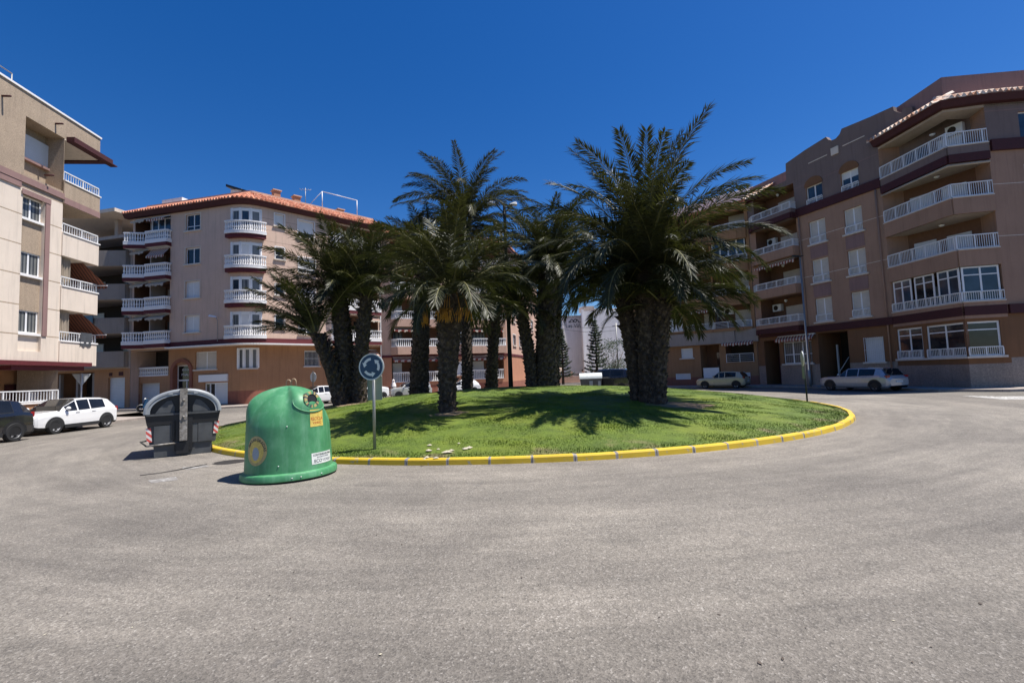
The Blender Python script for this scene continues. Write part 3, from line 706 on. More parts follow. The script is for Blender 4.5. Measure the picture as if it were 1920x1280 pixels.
def back_mass(mb, pts, z0, z1, wallm, roofm):
    """closing walls and flat roof behind a facade; pts run from one facade end round the back to the other"""
    for a, b_ in zip(pts, pts[1:]): mb.face([(a[0], a[1], z0), (b_[0], b_[1], z0), (b_[0], b_[1], z1), (a[0], a[1], z1)], wallm)
    mb.face([(p[0], p[1], z1) for p in pts], roofm)

# ================================================================== terracotta block behind the palms
def terracotta_building():
    F = Fac((-13.81, 49.05), (-.63, 54.8)); S = Fac((-.63, 54.8), (4.3, 75.2))
    B = Bld('apartment_building', 'terracotta block behind the palms with long white balustrades and orange ground floor', (-3, 60, 0))
    LV = [5.15, 8.1, 11.15, 14.2]; EV = 17.0
    A0, A1 = F.uz(733, 600)[0], F.uz(823, 600)[0]; C0, C1 = F.uz(880, 600)[0], F.uz(942, 600)[0]; W0, W1 = F.uz(851, 620)[0], F.uz(868, 620)[0]
    zones = [(-1, 1.0, 'brick_dado'), (1.0, 4.3, 'terracotta_wall'), (4.3, 30, 'terra_pale')]
    ops = []; am = (A0+A1)/2
    for k, Lk in enumerate(LV):
        top = (LV[k+1]-.85 if k < 3 else 16.6)
        for a, b_ in ((A0, am-.12), (am+.12, A1), (C0, C1)): ops.append(((a, b_, Lk-.5, top), 1.4, 'loggia_shade', 'loggia_shade'))
        ops.append(((W0, W1, Lk+.35, Lk+1.75), .2, 'terra_pale', None))
    for a, b_ in ((A0, am-.12), (am+.12, A1), (C0, C1)): ops.append(((a, b_, 1.4, 4.1), 1.4, 'loggia_shade', 'loggia_shade'))
    ops.append(((W0, W1, 2.0, 3.5), .2, 'terracotta_wall', None))
    mb = MB(); F.wall(mb, 0, F.len, 0, EV, ops, zones)
    so = []; 
    for k in range(4):
        for u in (3.2, 6.6, 10.5, 15): so.append(((u, u+1.5, LV[k]-.1+.35, LV[k]+1.6), .2, 'terra_pale', None))
    S.wall(mb, 0, S.len, 0, EV, so, zones)
    back_mass(mb, [F.xy(0), (-16, 60), (-12, 78), S.xy(S.len)], 0, EV, 'terra_pale', 'terra_pale')
    back_mass(mb, [F.xy(0), (-12, 78), S.xy(S.len), F.xy(F.len)], EV-.02, EV-.01, 'terra_pale', 'terra_pale')
    B.part(mb, 'wall', fix=False)
    for k, Lk in enumerate(LV):
        window(B, F, (W0, W1, Lk+.35, Lk+1.75), 2, .12, .8 if k % 2 else .5, surround='white_trim')
        for j, (a, b_) in enumerate(((A0, am-.06), (am+.06, A1), (C0, C1))):
            pts = [F.xy(a, 0), F.xy(a+(.5 if j == 0 else 0), .75), F.xy(b_, .75), F.xy(b_, 0)]
            o = balcony(B, F, pts, Lk, .82, 0, Lk+.86, 'flat', 'terra_pale', mat='white_trim')
            mb = MB(); F.b(mb, a+.4, a+(b_-a)*.55, Lk-.4, Lk+1.7, -1.36, -1.3, 'shutter_white' if (k+j) % 2 else 'curtained'); B.part(mb, 'balcony_door')
            if (k+j) % 2 == 0: awning(B, F, a+.2, b_-.2, (LV[k+1]-.9 if k < 3 else 16.4), (LV[k+1]-1.15 if k < 3 else 16.1), .7, 'awning_stripe')
    for u in (3.2, 6.6, 10.5, 15):
        for k in range(4): window(B, S, (u, u+1.5, LV[k]+.25, LV[k]+1.6), 2, .12, .4 if k % 2 else 0, surround='white_trim')
    window(B, F, (W0, W1, 2.0, 3.5), 2, .12, 1)
    for j, (a, b_) in enumerate(((A0, am-.06), (am+.06, A1), (C0, C1))):
        rail(B, [F.xy(a+.1, .05), F.xy(b_-.1, .05)], 1.42, 2.5, 'flat', None, mat='white_trim')
        mb = MB(); F.b(mb, a+.3, a+(b_-a)*.5, 1.45, 3.5, -1.36, -1.3, 'shutter_white'); B.part(mb, 'balcony_door')
        awning(B, F, a+.1, b_-.1, 4.05, 3.75, .6, 'awning_stripe')
    mb = MB(); ps = [F.xy(0, 0), F.xy(F.len, 0), S.xy(S.len, 0)]
    for a, b_ in zip(ps, ps[1:]): mb.seg(a, b_, 4.05, 4.3, .14, 'maroon')
    B.part(mb, 'string_course')
    mb = tile_strip(line_path(F.xy(0), F.xy(F.len), F.n)+line_path(S.xy(0), S.xy(S.len), S.n, s0=F.len)[1:], .6, 17.2, -1.5, 18.3, 'roof_tile')
    for f in (F, S): f.b(mb, 0, f.len, 16.75, 17.08, -.05, .5, 'maroon_dark')
    B.part(mb, 'roof', fix=False)
    mb = MB(); mb.tube([F.p(.05, .2, .12), F.p(.05, 16.5, .12)], .07, 'white_pvc', 8); B.part(mb, 'drain_pipe')
    return B, F

# ================================================================== cream block at the photograph's edge, cars parked along it
def cream_building():
    u = Vector((-.093, .9957)); A = Vector((-24.0, 22.0))-u*9.0
    F = Fac(A, A+u*15.6)
    B = Bld('apartment_building', 'cream and taupe block in full sun with striped awnings beside the parked cars', (-26, 22, 0))
    LB = [3.25, 6.25, 9.2, 12.1]; ZT = 17.0
    up = F.uz(38, 400)[0]; uw0, uw1 = F.uz(40, 500)[0]-.05, F.uz(81, 500)[0]; um0, um1 = uw1, F.uz(90, 500)[0]; uc = F.uz(116, 450)[0]; ue = F.uz(183, 480)[0]
    mb = MB()
    # main plane: pier | window column | mauve strip | wall, then the open corner balconies
    ops = []
    rec = (uw0, uw1, 3.9, 11.95)
    wz = [(4.82, 5.95), (7.75, 8.9), (10.6, 11.72)]
    tl = (up+.12, uc-.02, 12.75, 15.75)
    ops += [(rec, .14, 'cream', None), (tl, .9, 'taupe', 'taupe')]
    zn = [(-1, 3.25, 'ochre')]
    for a in (3.25, 4.7, 6.2, 7.7, 9.2, 10.6): zn += [(a, a+1.44, 'cream'), (a+1.44, a+1.5, 'taupe')]
    zn += [(12.1, 30, 'taupe')]
    F.wall(mb, 0, uc, 3.25, ZT, ops, zn)
    F.wall(mb, uw0, uw1, 3.9, 11.95, [((uw0+.02, uw1-.02, a, b_), .12, 'cream', None) for a, b_ in wz], [(0, 4.7, 'cream'), (4.7, 20, 'taupe')], -.14)
    # set-back ground floor and the underside
    q = [F.xy(0, -2.2), F.xy(uc+1, -2.2)]
    mb.face([(*q[0], 0), (*q[1], 0), (*q[1], 3.25), (*q[0], 3.25)], 'ochre')
    mb.face([F.p(0, 3.25, 0), F.p(ue, 3.25, 0), F.p(ue, 3.25, -2.4), F.p(0, 3.25, -2.4)], 'shade_beige')
    back_mass(mb, [F.xy(0), F.xy(0, -12), F.xy(uc+1.2, -12), F.xy(uc+1.2, -2.0), F.xy(uc, -2.0), F.xy(uc, 0)], 0.0, ZT-.01, 'taupe', 'terra_pale')
    B.part(mb, 'wall', fix=False)
    mb = MB(); F.b(mb, um0+.01, um1, 4.72, 11.715, .003, .05, 'mauve'); F.b(mb, uw0-.1, um1, 11.72, 11.98, .051, .07, 'mauve')
    F.b(mb, 0, uc, 12.3, 12.62, .02, .08, 'mauve'); F.b(mb, 0, uw0-.14, 12.0, 12.28, .02, .06, 'mauve')
    F.b(mb, 0, ue-.4, 3.2, 3.42, .02, .14, 'maroon'); F.b(mb, uw0-.3, ue-.8, 2.98, 3.19, -.8, .02, 'maroon'); B.part(mb, 'string_course')
    mb = MB(); F.b(mb, 0, ue+.05, ZT, ZT+.1, -.6, .06, 'white_trim'); F.b(mb, uc, ue, 15.75, ZT-.003, -2.4, 0, 'taupe'); F.b(mb, uc+.1, ue+.45, 15.62, 15.90, .003, .42, 'maroon_dark'); F.b(mb, ue+.003, ue+.4, 15.62, 15.9, -2.4, .0, 'maroon_dark'); F.b(mb, ue+.45, ue+1.0, 15.7, 15.76, -.1, .3, 'maroon_dark'); F.b(mb, uc, ue, 15.68, 15.747, -2.4, 0, 'cream'); B.part(mb, 'roof')
    for k, (a, b_) in enumerate(wz):
        Fw = Fac(F.xy(0, -.14), F.xy(F.len, -.14)); window(B, Fw, (uw0+.02, uw1-.02, a, b_), 2, .06, 0, pane='curtained', sillm='white_trim')
    Ft = Fac(F.xy(0, -.9), F.xy(F.len, -.9)); mb = MB(); r = Ft.rect(38, 262, 91, 306)
    Ft.b(mb, r[0], r[1], r[2], r[3], .01, .1, 'shutter_white'); w = B.part(mb, 'window'); mb = MB(); Ft.b(mb, r[0], r[1]+.1, r[2]-.13, r[2]-.01, .01, .2, 'mauve'); B.part(mb, 'sill', w); mb = MB(); Ft.b(mb, r[1]+.01, r[1]+.2, r[2]-.3, r[3]+.15, .01, .08, 'mauve'); B.part(mb, 'window_jamb', w)
    mb = MB(); F.b(mb, up+.02, uc, 12.45, 12.76, -.12, .01, 'taupe'); B.part(mb, 'parapet')
    # corner balconies: slab, parapet, rail, awning; open at the far end
    for k, Lb in enumerate(LB):
        zp = Lb+1.28; m = 'cream' if k < 3 else 'taupe'
        mb = MB(); pts = [F.xy(uc-.02, -.02), F.xy(ue, -.02), F.xy(ue-.1, -2.0)]
        mb.prism([F.xy(uc, -.02), F.xy(ue, -.02), F.xy(ue-.1, -2.0), F.xy(uc, -2.0)], Lb+.003, Lb+.22, m)
        for a, b_ in zip(pts, pts[1:]): mb.seg(a, b_, Lb+.004, zp, .16, m)
        if k == 3: mb.seg(F.xy(uc, .06), F.xy(ue+.02, .04), Lb, Lb+.34, .06, 'mauve')
        o = B.part(mb, 'balcony')
        rail(B, [F.xy(uc+.03, -.04), F.xy(ue, -.04), F.xy(ue-.1, -1.9)], zp, zp+.55, 'bars', o, mat='white_metal', step=.16)
        mb = MB(); F.b(mb, uc, ue+.06, zp-.02, zp+.05, -.1, .1, 'white_trim'); B.part(mb, 'coping', o)
        mb = MB(); F.b(mb, uc+.25, uc+1.1, Lb+1.0, Lb+2.6, -1.96, -1.9, 'shutter_white'); B.part(mb, 'balcony_door')
        if k < 2:
            z1 = (LB[k+1])-.05
            mb = MB(); n = 12; zb_ = z1-1.12
            for i in range(n):                  # blind let down across the far end of the balcony
                a, b_ = -2.1+2.0*i/n, -2.1+2.0*(i+1)/n; a2, b2 = -2.5+2.95*i/n, -2.5+2.95*(i+1)/n
                mb.face([F.p(ue-.9, z1, a), F.p(ue-.9, z1, b_), F.p(ue+.15, zb_, b2), F.p(ue+.15, zb_, a2)], 'awning_brown')
                mb.face([F.p(ue+.15, zb_, a2), F.p(ue+.15, zb_, b2), F.p(ue+.16, zb_-.16, b2), F.p(ue+.16, zb_-.2, a2)], 'awning_brown')
            F.b(mb, ue+.12, ue+.17, zb_-.02, zb_+.03, -2.5, .47, 'white_metal'); B.part(mb, 'awning', fix=False)
            mb = MB(); v = []
            for i in range(16):
                g = i/15; v.append(F.xy(uc+.05+.75*g, -.25+.12*math.sin(i*1.9)))
            for a, b_ in zip(v, v[1:]): mb.seg(a, b_, zp+.2, z1, .015, 'awning_plain')
            B.part(mb, 'curtain')
    aircon(B, F, uc+.5, 11.6, -1.9)
    for u, z in ((F.uz(4, 180)[0], F.uz(4, 180)[1]), (F.uz(104, 232)[0], F.uz(104, 232)[1]), (F.uz(86, 318)[0], 13.2)):
        mb = MB(); mb.tube([F.p(u, z, -.05), F.p(u, z, .38)], .05, 'maroon_dark', 7); B.part(mb, 'water_spout')
    # ground floor: recessed doors
    G = Fac(F.xy(0, -2.2), F.xy(F.len, -2.2)); mb = MB()
    for a in (7.2, 9.6, 11.6): G.b(mb, a, a+1.1, .2, 2.3, .02, .06, 'maroon_dark')
    B.part(mb, 'door')
    mb = MB()
    for u in (8.5, 10.3): c = F.xy(u, -1.2); mb.tube([(*c, ZT-.1), (*c, 18.3)], .03, 'pole_grey', 5)
    mb.tube([(*F.xy(6.0, -1.2), 18.3), (*F.xy(10.3, -1.2), 18.3)], .03, 'pole_grey', 5); mb.tube([(*F.xy(6.0, -1.2), 17.0), (*F.xy(6.0, -1.2), 18.3)], .03, 'pole_grey', 5); B.part(mb, 'roof_frame')
    tw = MB(); a, b_ = F.uz(147, 635)[0], F.uz(168, 635)[0]; vs = []
    for i in range(9):
        for j, z in enumerate((5.12, 5.0, 4.7, 4.35)): vs.append(F.p(a+(b_-a)*i/8, z+(.03*math.sin(i*2) if j == 3 else 0), .1+.02*math.sin(i*1.7+j)))
    tw.mesh(vs, [(i*4+j, i*4+j+1, i*4+j+5, i*4+j+4) for i in range(8) for j in range(3)], 'towel', True)
    t = tw.build('towel', None); tag(t, 'dark grey towel hung over the lowest sunlit balcony rail', 'towel')
    # terrace wall and white fence in front of the ground floor
    T = Fac(F.xy(5.5, 1.2), F.xy(15.2, 1.2))
    T = Fac(F.xy(6.0, .6), F.xy(15.5, .6))
    fb = Bld('terrace_fence', 'white balustrade on a low brick terrace wall behind the black car', T.p(5, 0), 'fence')
    u1 = T.uz(112, 742)[0]
    mb = MB(); T.b(mb, 0, u1, 0, 1.28, -.2, 0, 'ochre'); T.b(mb, -.1, u1+.1, 1.283, 1.36, -.26, .06, 'white_trim'); fb.part(mb, 'wall')
    rail(fb, [T.xy(0, -.1), T.xy(u1, -.1), T.xy(u1, -2.4)], 1.36, 1.95, 'bars', None, mat='white_metal', step=.16)
    return B, F

# ================================================================== shaded block across the side street
def shaded_building(FL):
    A = FL.A-FL.u*13.5; F = Fac(A, FL.A-FL.u*.05)
    B = Bld('apartment_building', 'plain shaded block with pale balcony parapets between the cream block and the tiled corner block', (-40, 45, 0))
    LB = [3.8, 6.85, 9.95, 13.05]; EV = 16.2
    lo = F.len-3.6
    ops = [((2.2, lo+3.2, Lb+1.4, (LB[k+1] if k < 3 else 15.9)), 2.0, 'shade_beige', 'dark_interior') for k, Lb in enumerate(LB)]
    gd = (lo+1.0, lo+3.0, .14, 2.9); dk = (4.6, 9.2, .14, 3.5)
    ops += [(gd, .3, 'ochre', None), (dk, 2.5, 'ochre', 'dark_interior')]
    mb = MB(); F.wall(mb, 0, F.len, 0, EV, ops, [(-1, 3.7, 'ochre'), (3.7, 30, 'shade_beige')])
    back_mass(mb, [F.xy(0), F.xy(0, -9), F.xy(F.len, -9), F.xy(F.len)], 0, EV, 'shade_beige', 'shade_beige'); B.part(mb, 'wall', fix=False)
    for k, Lb in enumerate(LB):
        pts = [F.xy(1.6, .0), F.xy(1.6, 1.1), F.xy(lo+1.2, 1.1), F.xy(lo+3.3, .3), F.xy(lo+3.3, 0)]
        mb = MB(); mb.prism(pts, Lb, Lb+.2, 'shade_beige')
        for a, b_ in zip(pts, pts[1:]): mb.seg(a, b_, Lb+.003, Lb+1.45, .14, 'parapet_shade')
        o = B.part(mb, 'balcony')
        mb = MB(); mb.seg(F.xy(lo-1.5, 1.3), F.xy(lo+.9, 1.3), Lb+.9, Lb+1.75, .05, 'glass_blue'); B.part(mb, 'glass_screen', o)
        mb = MB(); F.b(mb, lo+.2, lo+1.4, Lb+.25, Lb+2.5, -1.97, -1.9, 'curtained'); B.part(mb, 'balcony_door'); mb = MB(); F.b(mb, 6, 7.5, Lb+.25, Lb+2.5, -1.97, -1.9, 'shutter_white'); B.part(mb, 'balcony_door')
    mb = MB(); F.b(mb, *gd, -.25, -.2, 'garage_door'); o = B.part(mb, 'garage_door')
    mb = MB(); F.b(mb, gd[0]+.15, gd[0]+.5, 3.05, 3.35, .01, .04, 'maroon_dark'); F.b(mb, gd[1]-.7, gd[1]-.2, 3.05, 3.4, .01, .04, 'maroon_dark'); B.part(mb, 'vent_grille')
    mb = MB()
    for u in (4.8, 7, 9): F.b(mb, u-.12, u+.12, .14, 3.4, -.3, -.05, 'parapet_shade')
    B.part(mb, 'pillar'); rail(B, [F.xy(4.7, -.1), F.xy(9.1, -.1)], .14, 1.1, 'bars', None, name='railing')
    mb = MB(); F.b(mb, 3, F.len-.3, EV, 17.1, -3.2, -3, 'pale_wall'); F.b(mb, lo+.3, lo+.7, EV, 18.1, -1.2, -.8, 'shade_beige'); F.b(mb, 1.5, lo+2.6, 18.1, 18.42, -4.5, .9, 'cream'); F.b(mb, 3, lo+1, EV, 18.1, -4.6, -4.3, 'shade_beige'); B.part(mb, 'roof')
    return B

# ================================================================== tan block in the shade (big curved balconies)
def tan_building():
    F = Fac((21.7, 41.5), (25.45, 31.13))
    B = Bld('apartment_building', 'tan shaded block with maroon bands, arched top windows and wide angled corner balconies', (27, 34, 0))
    P1 = Vector((25.45, 31.13)); P2 = Vector((25.75, 26.6)); P3 = Vector((27.7, 26.15)); P4 = Vector((34, 25.6))
    G = Fac(P3, P4)
    LV = [5.2, 8.2, 11.25, 14.3]; ZT = 16.9
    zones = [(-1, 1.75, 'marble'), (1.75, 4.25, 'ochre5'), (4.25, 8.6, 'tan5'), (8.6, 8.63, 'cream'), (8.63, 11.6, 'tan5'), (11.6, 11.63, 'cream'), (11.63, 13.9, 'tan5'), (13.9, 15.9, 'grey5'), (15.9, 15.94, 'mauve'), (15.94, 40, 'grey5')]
    l0, l1 = F.uz(1424, 540)[0], F.uz(1503, 540)[0]
    c1 = F.uz(1529, 580)[0], F.uz(1561, 580)[0]; c2 = F.uz(1597, 575)[0], F.uz(1632, 575)[0]
    ops = []
    for k, Lk in enumerate(LV): ops.append(((l0, l1, Lk-.1, (LV[k+1]-.72 if k < 3 else 16.45)), 1.5, 'loggia_shade', 'loggia_shade'))
    wins = []
    for k in range(4):
        for c in (c1, c2):
            z0 = 4.98+3.03*k; z1 = z0+(1.8 if k < 3 else 1.55); r = (c[0], c[1], z0, z1); wins.append((r, k, c is c2)); ops.append((r, .2, 'tan5', None))
    e1 = F.rect(1435, 640, 1463, 716); e1 = (e1[0], e1[1], .14, 3.9); w1 = F.rect(1469, 640, 1523, 681); ga = F.rect(1537, 630, 1594, 732); ga = (ga[0], ga[1], .14, 4.1); w2 = F.rect(1622, 633, 1658, 678)
    ops += [(e1, 1.6, 'ochre5', 'dark_interior'), (w1, .2, 'ochre5', None), (ga, 2.5, 'ochre5', 'dark_interior'), (w2, .2, 'ochre5', None)]
    mb = MB(); F.wall(mb, 0, F.len, 0, ZT, ops, zones)
    # corner behind the balconies, and the return along the next street
    K = Fac(P1+Vector((1.2, -.3)), P3+Vector((.35, 1.2)))
    gw = [(1.75, 3.5), (4.6, 6.4)]
    gop = []
    for a, b_ in gw:
        for z0 in (2.0, 5.1, 8.1, 11.1, 14.15): gop.append(((a, b_, z0, z0+1.6), .2, 'tan5', None))
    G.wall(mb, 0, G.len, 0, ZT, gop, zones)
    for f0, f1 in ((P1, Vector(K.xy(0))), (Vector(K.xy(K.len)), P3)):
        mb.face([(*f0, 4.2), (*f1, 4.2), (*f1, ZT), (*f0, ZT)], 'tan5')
    K.wall(mb, 0, K.len, 4.2, ZT, [], [(0, 13.9, 'loggia_shade'), (13.9, 30, 'grey5')])
    D = [Fac(P1, P2), Fac(P2, P3)]
    z5 = [(-1, 1.45, 'marble'), (1.45, 30, 'ochre5')]
    g0 = (.12, D[0].len*.42, 1.9, 3.85); g1 = (D[0].len*.48, D[0].len-.03, 1.9, 3.85); g2 = (.03, D[1].len-.35, 1.9, 3.85)
    D[0].wall(mb, 0, D[0].len, 0, 4.2, [(g0, .2, 'ochre5', None), (g1, .2, 'ochre5', None)], z5); D[1].wall(mb, 0, D[1].len, 0, 4.2, [(g2, .2, 'ochre5', None)], z5)
    back_mass(mb, [F.xy(0), F.xy(0, -11), (38, 38), (38, 25.6), tuple(P4)], 0, ZT, 'grey5', 'terra_pale')
    back_mass(mb, [F.xy(0), (38, 38), tuple(P4), tuple(P3), tuple(P2), tuple(P1)], ZT-.02, ZT-.015, 'grey5', 'terra_pale')
    B.part(mb, 'wall', fix=False)
    # maroon bands
    mb = MB()
    for a, b_ in ((0, e1[0]+30),): pass
    F.b(mb, l0-.3, F.len, 4.2, 4.72, .004, .14, 'maroon_dark'); B.part(mb, 'string_course'); mb = MB(); F.b(mb, l1, F.len, 13.55, 14.2, .004, .14, 'maroon_dark'); B.part(mb, 'string_course'); mb = MB(); G.b(mb, .1, G.len, 13.55, 14.2, .004, .14, 'maroon_dark'); B.part(mb, 'string_course'); mb = MB(); G.b(mb, .1, G.len, 4.2, 4.72, .004, .14, 'maroon_dark'); B.part(mb, 'string_course')
    for r, k, second in wins:
        if k == 3:
            window(B, F, r, 2, .16, .32 if second else 0, tr=.3, bars=False, pane='glass_blue')
            mb = MB(); u0, u1 = r[0]-.08, r[1]+.08; uc = (u0+u1)/2; ra = (u1-u0)/2; n = 12
            pts = [(u0, r[3])]+[(uc-ra*math.cos(PI*i/n), r[3]+.05+ra*.82*math.sin(PI*i/n)) for i in range(n+1)]+[(u1, r[3])]
            mb.mesh([F.p(*p, .004) for p in pts]+[F.p(*p, .04) for p in pts], [tuple(range(len(pts), 2*len(pts)))]+[(i, i+1, len(pts)+i+1, len(pts)+i) for i in range(len(pts)-1)], 'ochre5'); B.part(mb, 'blind_arch')
        else: window(B, F, r, 2, .14, 1, sill=True, shm='shutter_cream')
        if k > 0 and k < 3 or k == 0: pass
    for c in (c1, c2):
        for k in range(2): mb = MB(); F.b(mb, c[0]-.02, c[1]+.02, 6.9+3.03*k, 7.85+3.03*k, .004, .02, 'mauve'); B.part(mb, 'spandrel_panel')
        for k in range(4):
            z0 = 4.98+3.03*k; rail(B, [F.xy(c[0]+.05, .02), F.xy(c[1]-.05, .02)], z0, z0+.55, 'bars', None, name='window_guard', step=.1)
    # loggia column
    for k, Lk in enumerate(LV):
        pts = [F.xy(l0-.35, 0), F.xy(l0-.35, .25), F.xy(l0+.25, .6), F.xy(l1+.03, .6), F.xy(l1+.03, 0)]
        m = 'grey5' if k == 3 else 'tan5'
        o = balcony(B, F, pts, Lk, .75, 0, Lk+.58, 'bars', m, 'maroon_dark' if k in (0, 3) else None, (Lk-.75, Lk-.32))
        mb = MB(); F.b(mb, l0+1.3, l1-.1, Lk-.05, Lk+1.55, -1.46, -1.4, 'shutter_cream'); B.part(mb, 'balcony_door')
        mb = MB(); c = F.p((l0+l1)/2, Lk+1.95, -.6); mb.lathe((c[0], c[1], c[2]), [(.0, .12), (.1, .1), (.13, 0), (.05, -.12), (0, -.13)], 'white_pvc', 8, caps=False); B.part(mb, 'ceiling_lamp')
        if k == 1: awning(B, F, l0+.1, l1, Lk+2.2, Lk+2.0, .5, 'awning_stripe')
    aircon(B, F, l0+.6, 6.75, -1.45); aircon(B, F, l0+.55, 12.6, -1.45)
    # ground floor
    mb = MB(); F.b(mb, e1[0]+.1, e1[1]-.1, .14, 2.5, -1.5, -1.42, 'maroon_dark'); B.part(mb, 'entrance_door')
    window(B, F, w1, 3, .12, 0, tr=.42, pane='curtained'); window(B, F, w2, 1, .12, 1, bars=True)
    awning(B, F, w1[0]-.4, w1[1]+.4, 4.1, 3.85, .4, 'awning_stripe')
    mb = MB(); F.b(mb, ga[0]+.3, ga[0]+.42, .14, 3.2, -1.6, -1.5, 'white_metal'); mb.tube([F.p(ga[0]+.4, .6, -1.0), F.p(ga[0]+1.3, 2.2, -1.4)], .03, 'white_metal', 6); B.part(mb, 'gate_arm')
    for f, g in ((D[0], g0), (D[0], g1), (D[1], g2)):
        window(B, f, g, 2 if f is D[0] else 1, .08, 0, tr=.76, fw=.1, pane='glass'); rail(B, [f.xy(g[0]+.02, .06), f.xy(g[1]-.02, .06)], 1.86, 2.42, 'bars', None, name='window_guard', step=.1)
    # angled corner balconies
    pts = [tuple(P1), tuple(P2), tuple(P3)]; inn = [K.xy(K.len), K.xy(0)]
    inn = [tuple(P3+Vector((.35, 1.2))), tuple(P1+Vector((1.2, -.3)))]
    for k, Lk in enumerate((4.95, 7.95, 11.0, 14.05)):
        m = 'grey5' if k == 3 else 'tan5'
        mb = MB(); base = pts+inn
        mb.prism(base, Lk-.93, Lk-.7, 'shade_beige' if k else 'ochre5')
        for a, b_ in zip(pts, pts[1:]):
            mb.seg(a, b_, Lk-.93 if k != 3 else Lk-.46, Lk-.004, .16, m)
            if k in (0, 3): mb.seg(a, b_, (4.2 if k == 0 else 13.1), (4.72 if k == 0 else 13.585), .22, 'maroon_dark')
            mb.seg(a, b_, Lk-.002, Lk+.06, .24, 'sill_stone')
        o = B.part(mb, 'balcony'); rail(B, pts, Lk+.06, Lk+.88 if k else Lk+.62, 'bars', o, step=.11)
        mb = MB()
        for a in (.35, 2.1):
            mb = MB(); K.b(mb, a, a+1.2, Lk-.6, Lk+1.45, .01, .07, 'shutter_white' if k != 3 or a > 1 else 'glass'); B.part(mb, 'balcony_door')
        if k:
            mb = MB(); c = (26.6, 28.3, Lk+2.0-(0 if k < 3 else .35)); mb.lathe(c, [(.15, .04), (.15, 0), (.08, -.06)], 'white_pvc', 10); B.part(mb, 'ceiling_lamp')
    mb = MB(); awn = [(P1, P2), (P2, P3)]
    for a, b_ in awn: mb.tube([(a.x-.05, a.y, 12.95), (b_.x-.05, b_.y-.05, 12.95)], .07, 'awning_plain', 7)
    B.part(mb, 'rolled_awning')
    aircon(B, K, 3.1, 15.75, .05)
    # glazed gallery on the first floor
    for f, n in ((D[0], 3), (D[1], 1)):
        for i in range(n):
            a, b_ = .12+f.len*i/n, f.len*(i+1)/n-.1
            window(B, f, (a, b_, 5.0, 7.0), 2 if n == 3 else 2, .06, 0, sill=False, tr=.76, fw=.09, pane='glass_blue' if i != 1 else 'glass')
            if n == 3 and i < 2:
                mb = MB(); f.b(mb, a+.15, a+(b_-a)*.42, 5.1, 6.4, -.16, -.13, 'cream'); B.part(mb, 'curtain')
    for u in (l1+.28, F.len-.35):
        mb = MB(); mb.tube([F.p(u, .15, .09), F.p(u, 13.5, .09)], .05, 'tan5', 8); B.part(mb, 'drain_pipe')
    # eaves over the corner, shaped parapet along the street
    path = line_path(F.xy(F.len-.2), tuple(P2), D[0].n)+line_path(tuple(P2), tuple(P3), (D[1].n), s0=4.7)[1:]+line_path(tuple(P3), tuple(P4), G.n, s0=6.8)[1:]
    mb = tile_strip(path, .55, 16.85, -.9, 17.55, 'roof_tile_pale')
    rp = [(P1, D[0].n), (P2, (D[0].n+D[1].n).normalized()), (P3, G.n), (P4, G.n)]
    for (p, n), (q, m) in zip(rp, rp[1:]):
        mb.hexa([(*v, 16.35) for v in (p+n*.35, q+m*.35, q-m*.1, p-n*.1)], [(*v, 16.75) for v in (p+n*.55, q+m*.55, q-m*.1, p-n*.1)], 'maroon_dark')
        mb.hexa([(*v, 17.3) for v in (p-n*.9, q-m*.9, q-m*1.2, p-n*1.2)], [(*v, 18.7) for v in (p-n*.9, q-m*.9, q-m*1.2, p-n*1.2)], 'mauve')
        mb.hexa([(*v, 16.2) for v in (p+n*.0, q+m*.0, q-m*1.3, p-n*1.3)], [(*v, 16.34) for v in (p+n*.0, q+m*.0, q-m*1.3, p-n*1.3)], 'shade_beige')
    B.part(mb, 'roof', fix=False); mb = MB(); lp = line_path(F.xy(-.2), F.xy(l0+1.7), F.n)
    m2 = tile_strip(lp, .5, 16.75, -.7, 17.5, 'roof_tile_pale'); i0 = len(mb.v)
    mb.mesh(m2.v, m2.f, 'roof_tile_pale', True); F.b(mb, -.2, l0+1.7, 16.4, 16.68, -.05, .42, 'maroon_dark'); F.b(mb, -.3, l1-.9, 17.0, 18.0, -1.1, -.75, 'mauve')
    B.part(mb, 'roof', fix=False)
    px = [(1473, 330), (1473, 307), (1510, 281), (1548.5, 257), (1553, 262), (1559, 263.5), (1567, 260), (1574, 252), (1578, 241.6), (1630, 220), (1674, 200), (1676, 208), (1690, 212), (1693, 203), (1710, 200)]
    pr = [F.uz(*p) for p in px]; pr = [(pr[0][0], ZT-.3)]+pr[1:]+[(pr[-1][0]+.1, ZT-.3)]
    mb = MB(); n = len(pr)
    mb.mesh([F.p(u, z, .006) for u, z in pr]+[F.p(u, z, -.35) for u, z in pr], [tuple(range(n)), tuple(reversed(range(n, 2*n)))]+[(i, (i+1) % n, n+(i+1) % n, n+i) for i in range(n)], 'grey5')
    for (x0, y0, x1, y1) in ((1516, 307, 1551, 290), (1580, 275, 1621, 254)):
        a, b_ = F.uz(x0, y0), F.uz(x1, y1); F.b(mb, a[0], b_[0], (a[1]+b_[1])/2-.03, (a[1]+b_[1])/2+.03, .008, .03, 'cream')
    q = F.rect(1559, 276, 1573, 290); F.b(mb, *q, .008, .1, 'cream'); B.part(mb, 'parapet')
    for a, b_ in gw:
        for k, z0 in enumerate((2.0, 5.1, 8.1, 11.1, 14.15)): window(B, G, (a, b_, z0, z0+1.6), 2, .12, [1, .5, 0, 1, 0][k], pane='glass_blue')
    return B, F, D, G

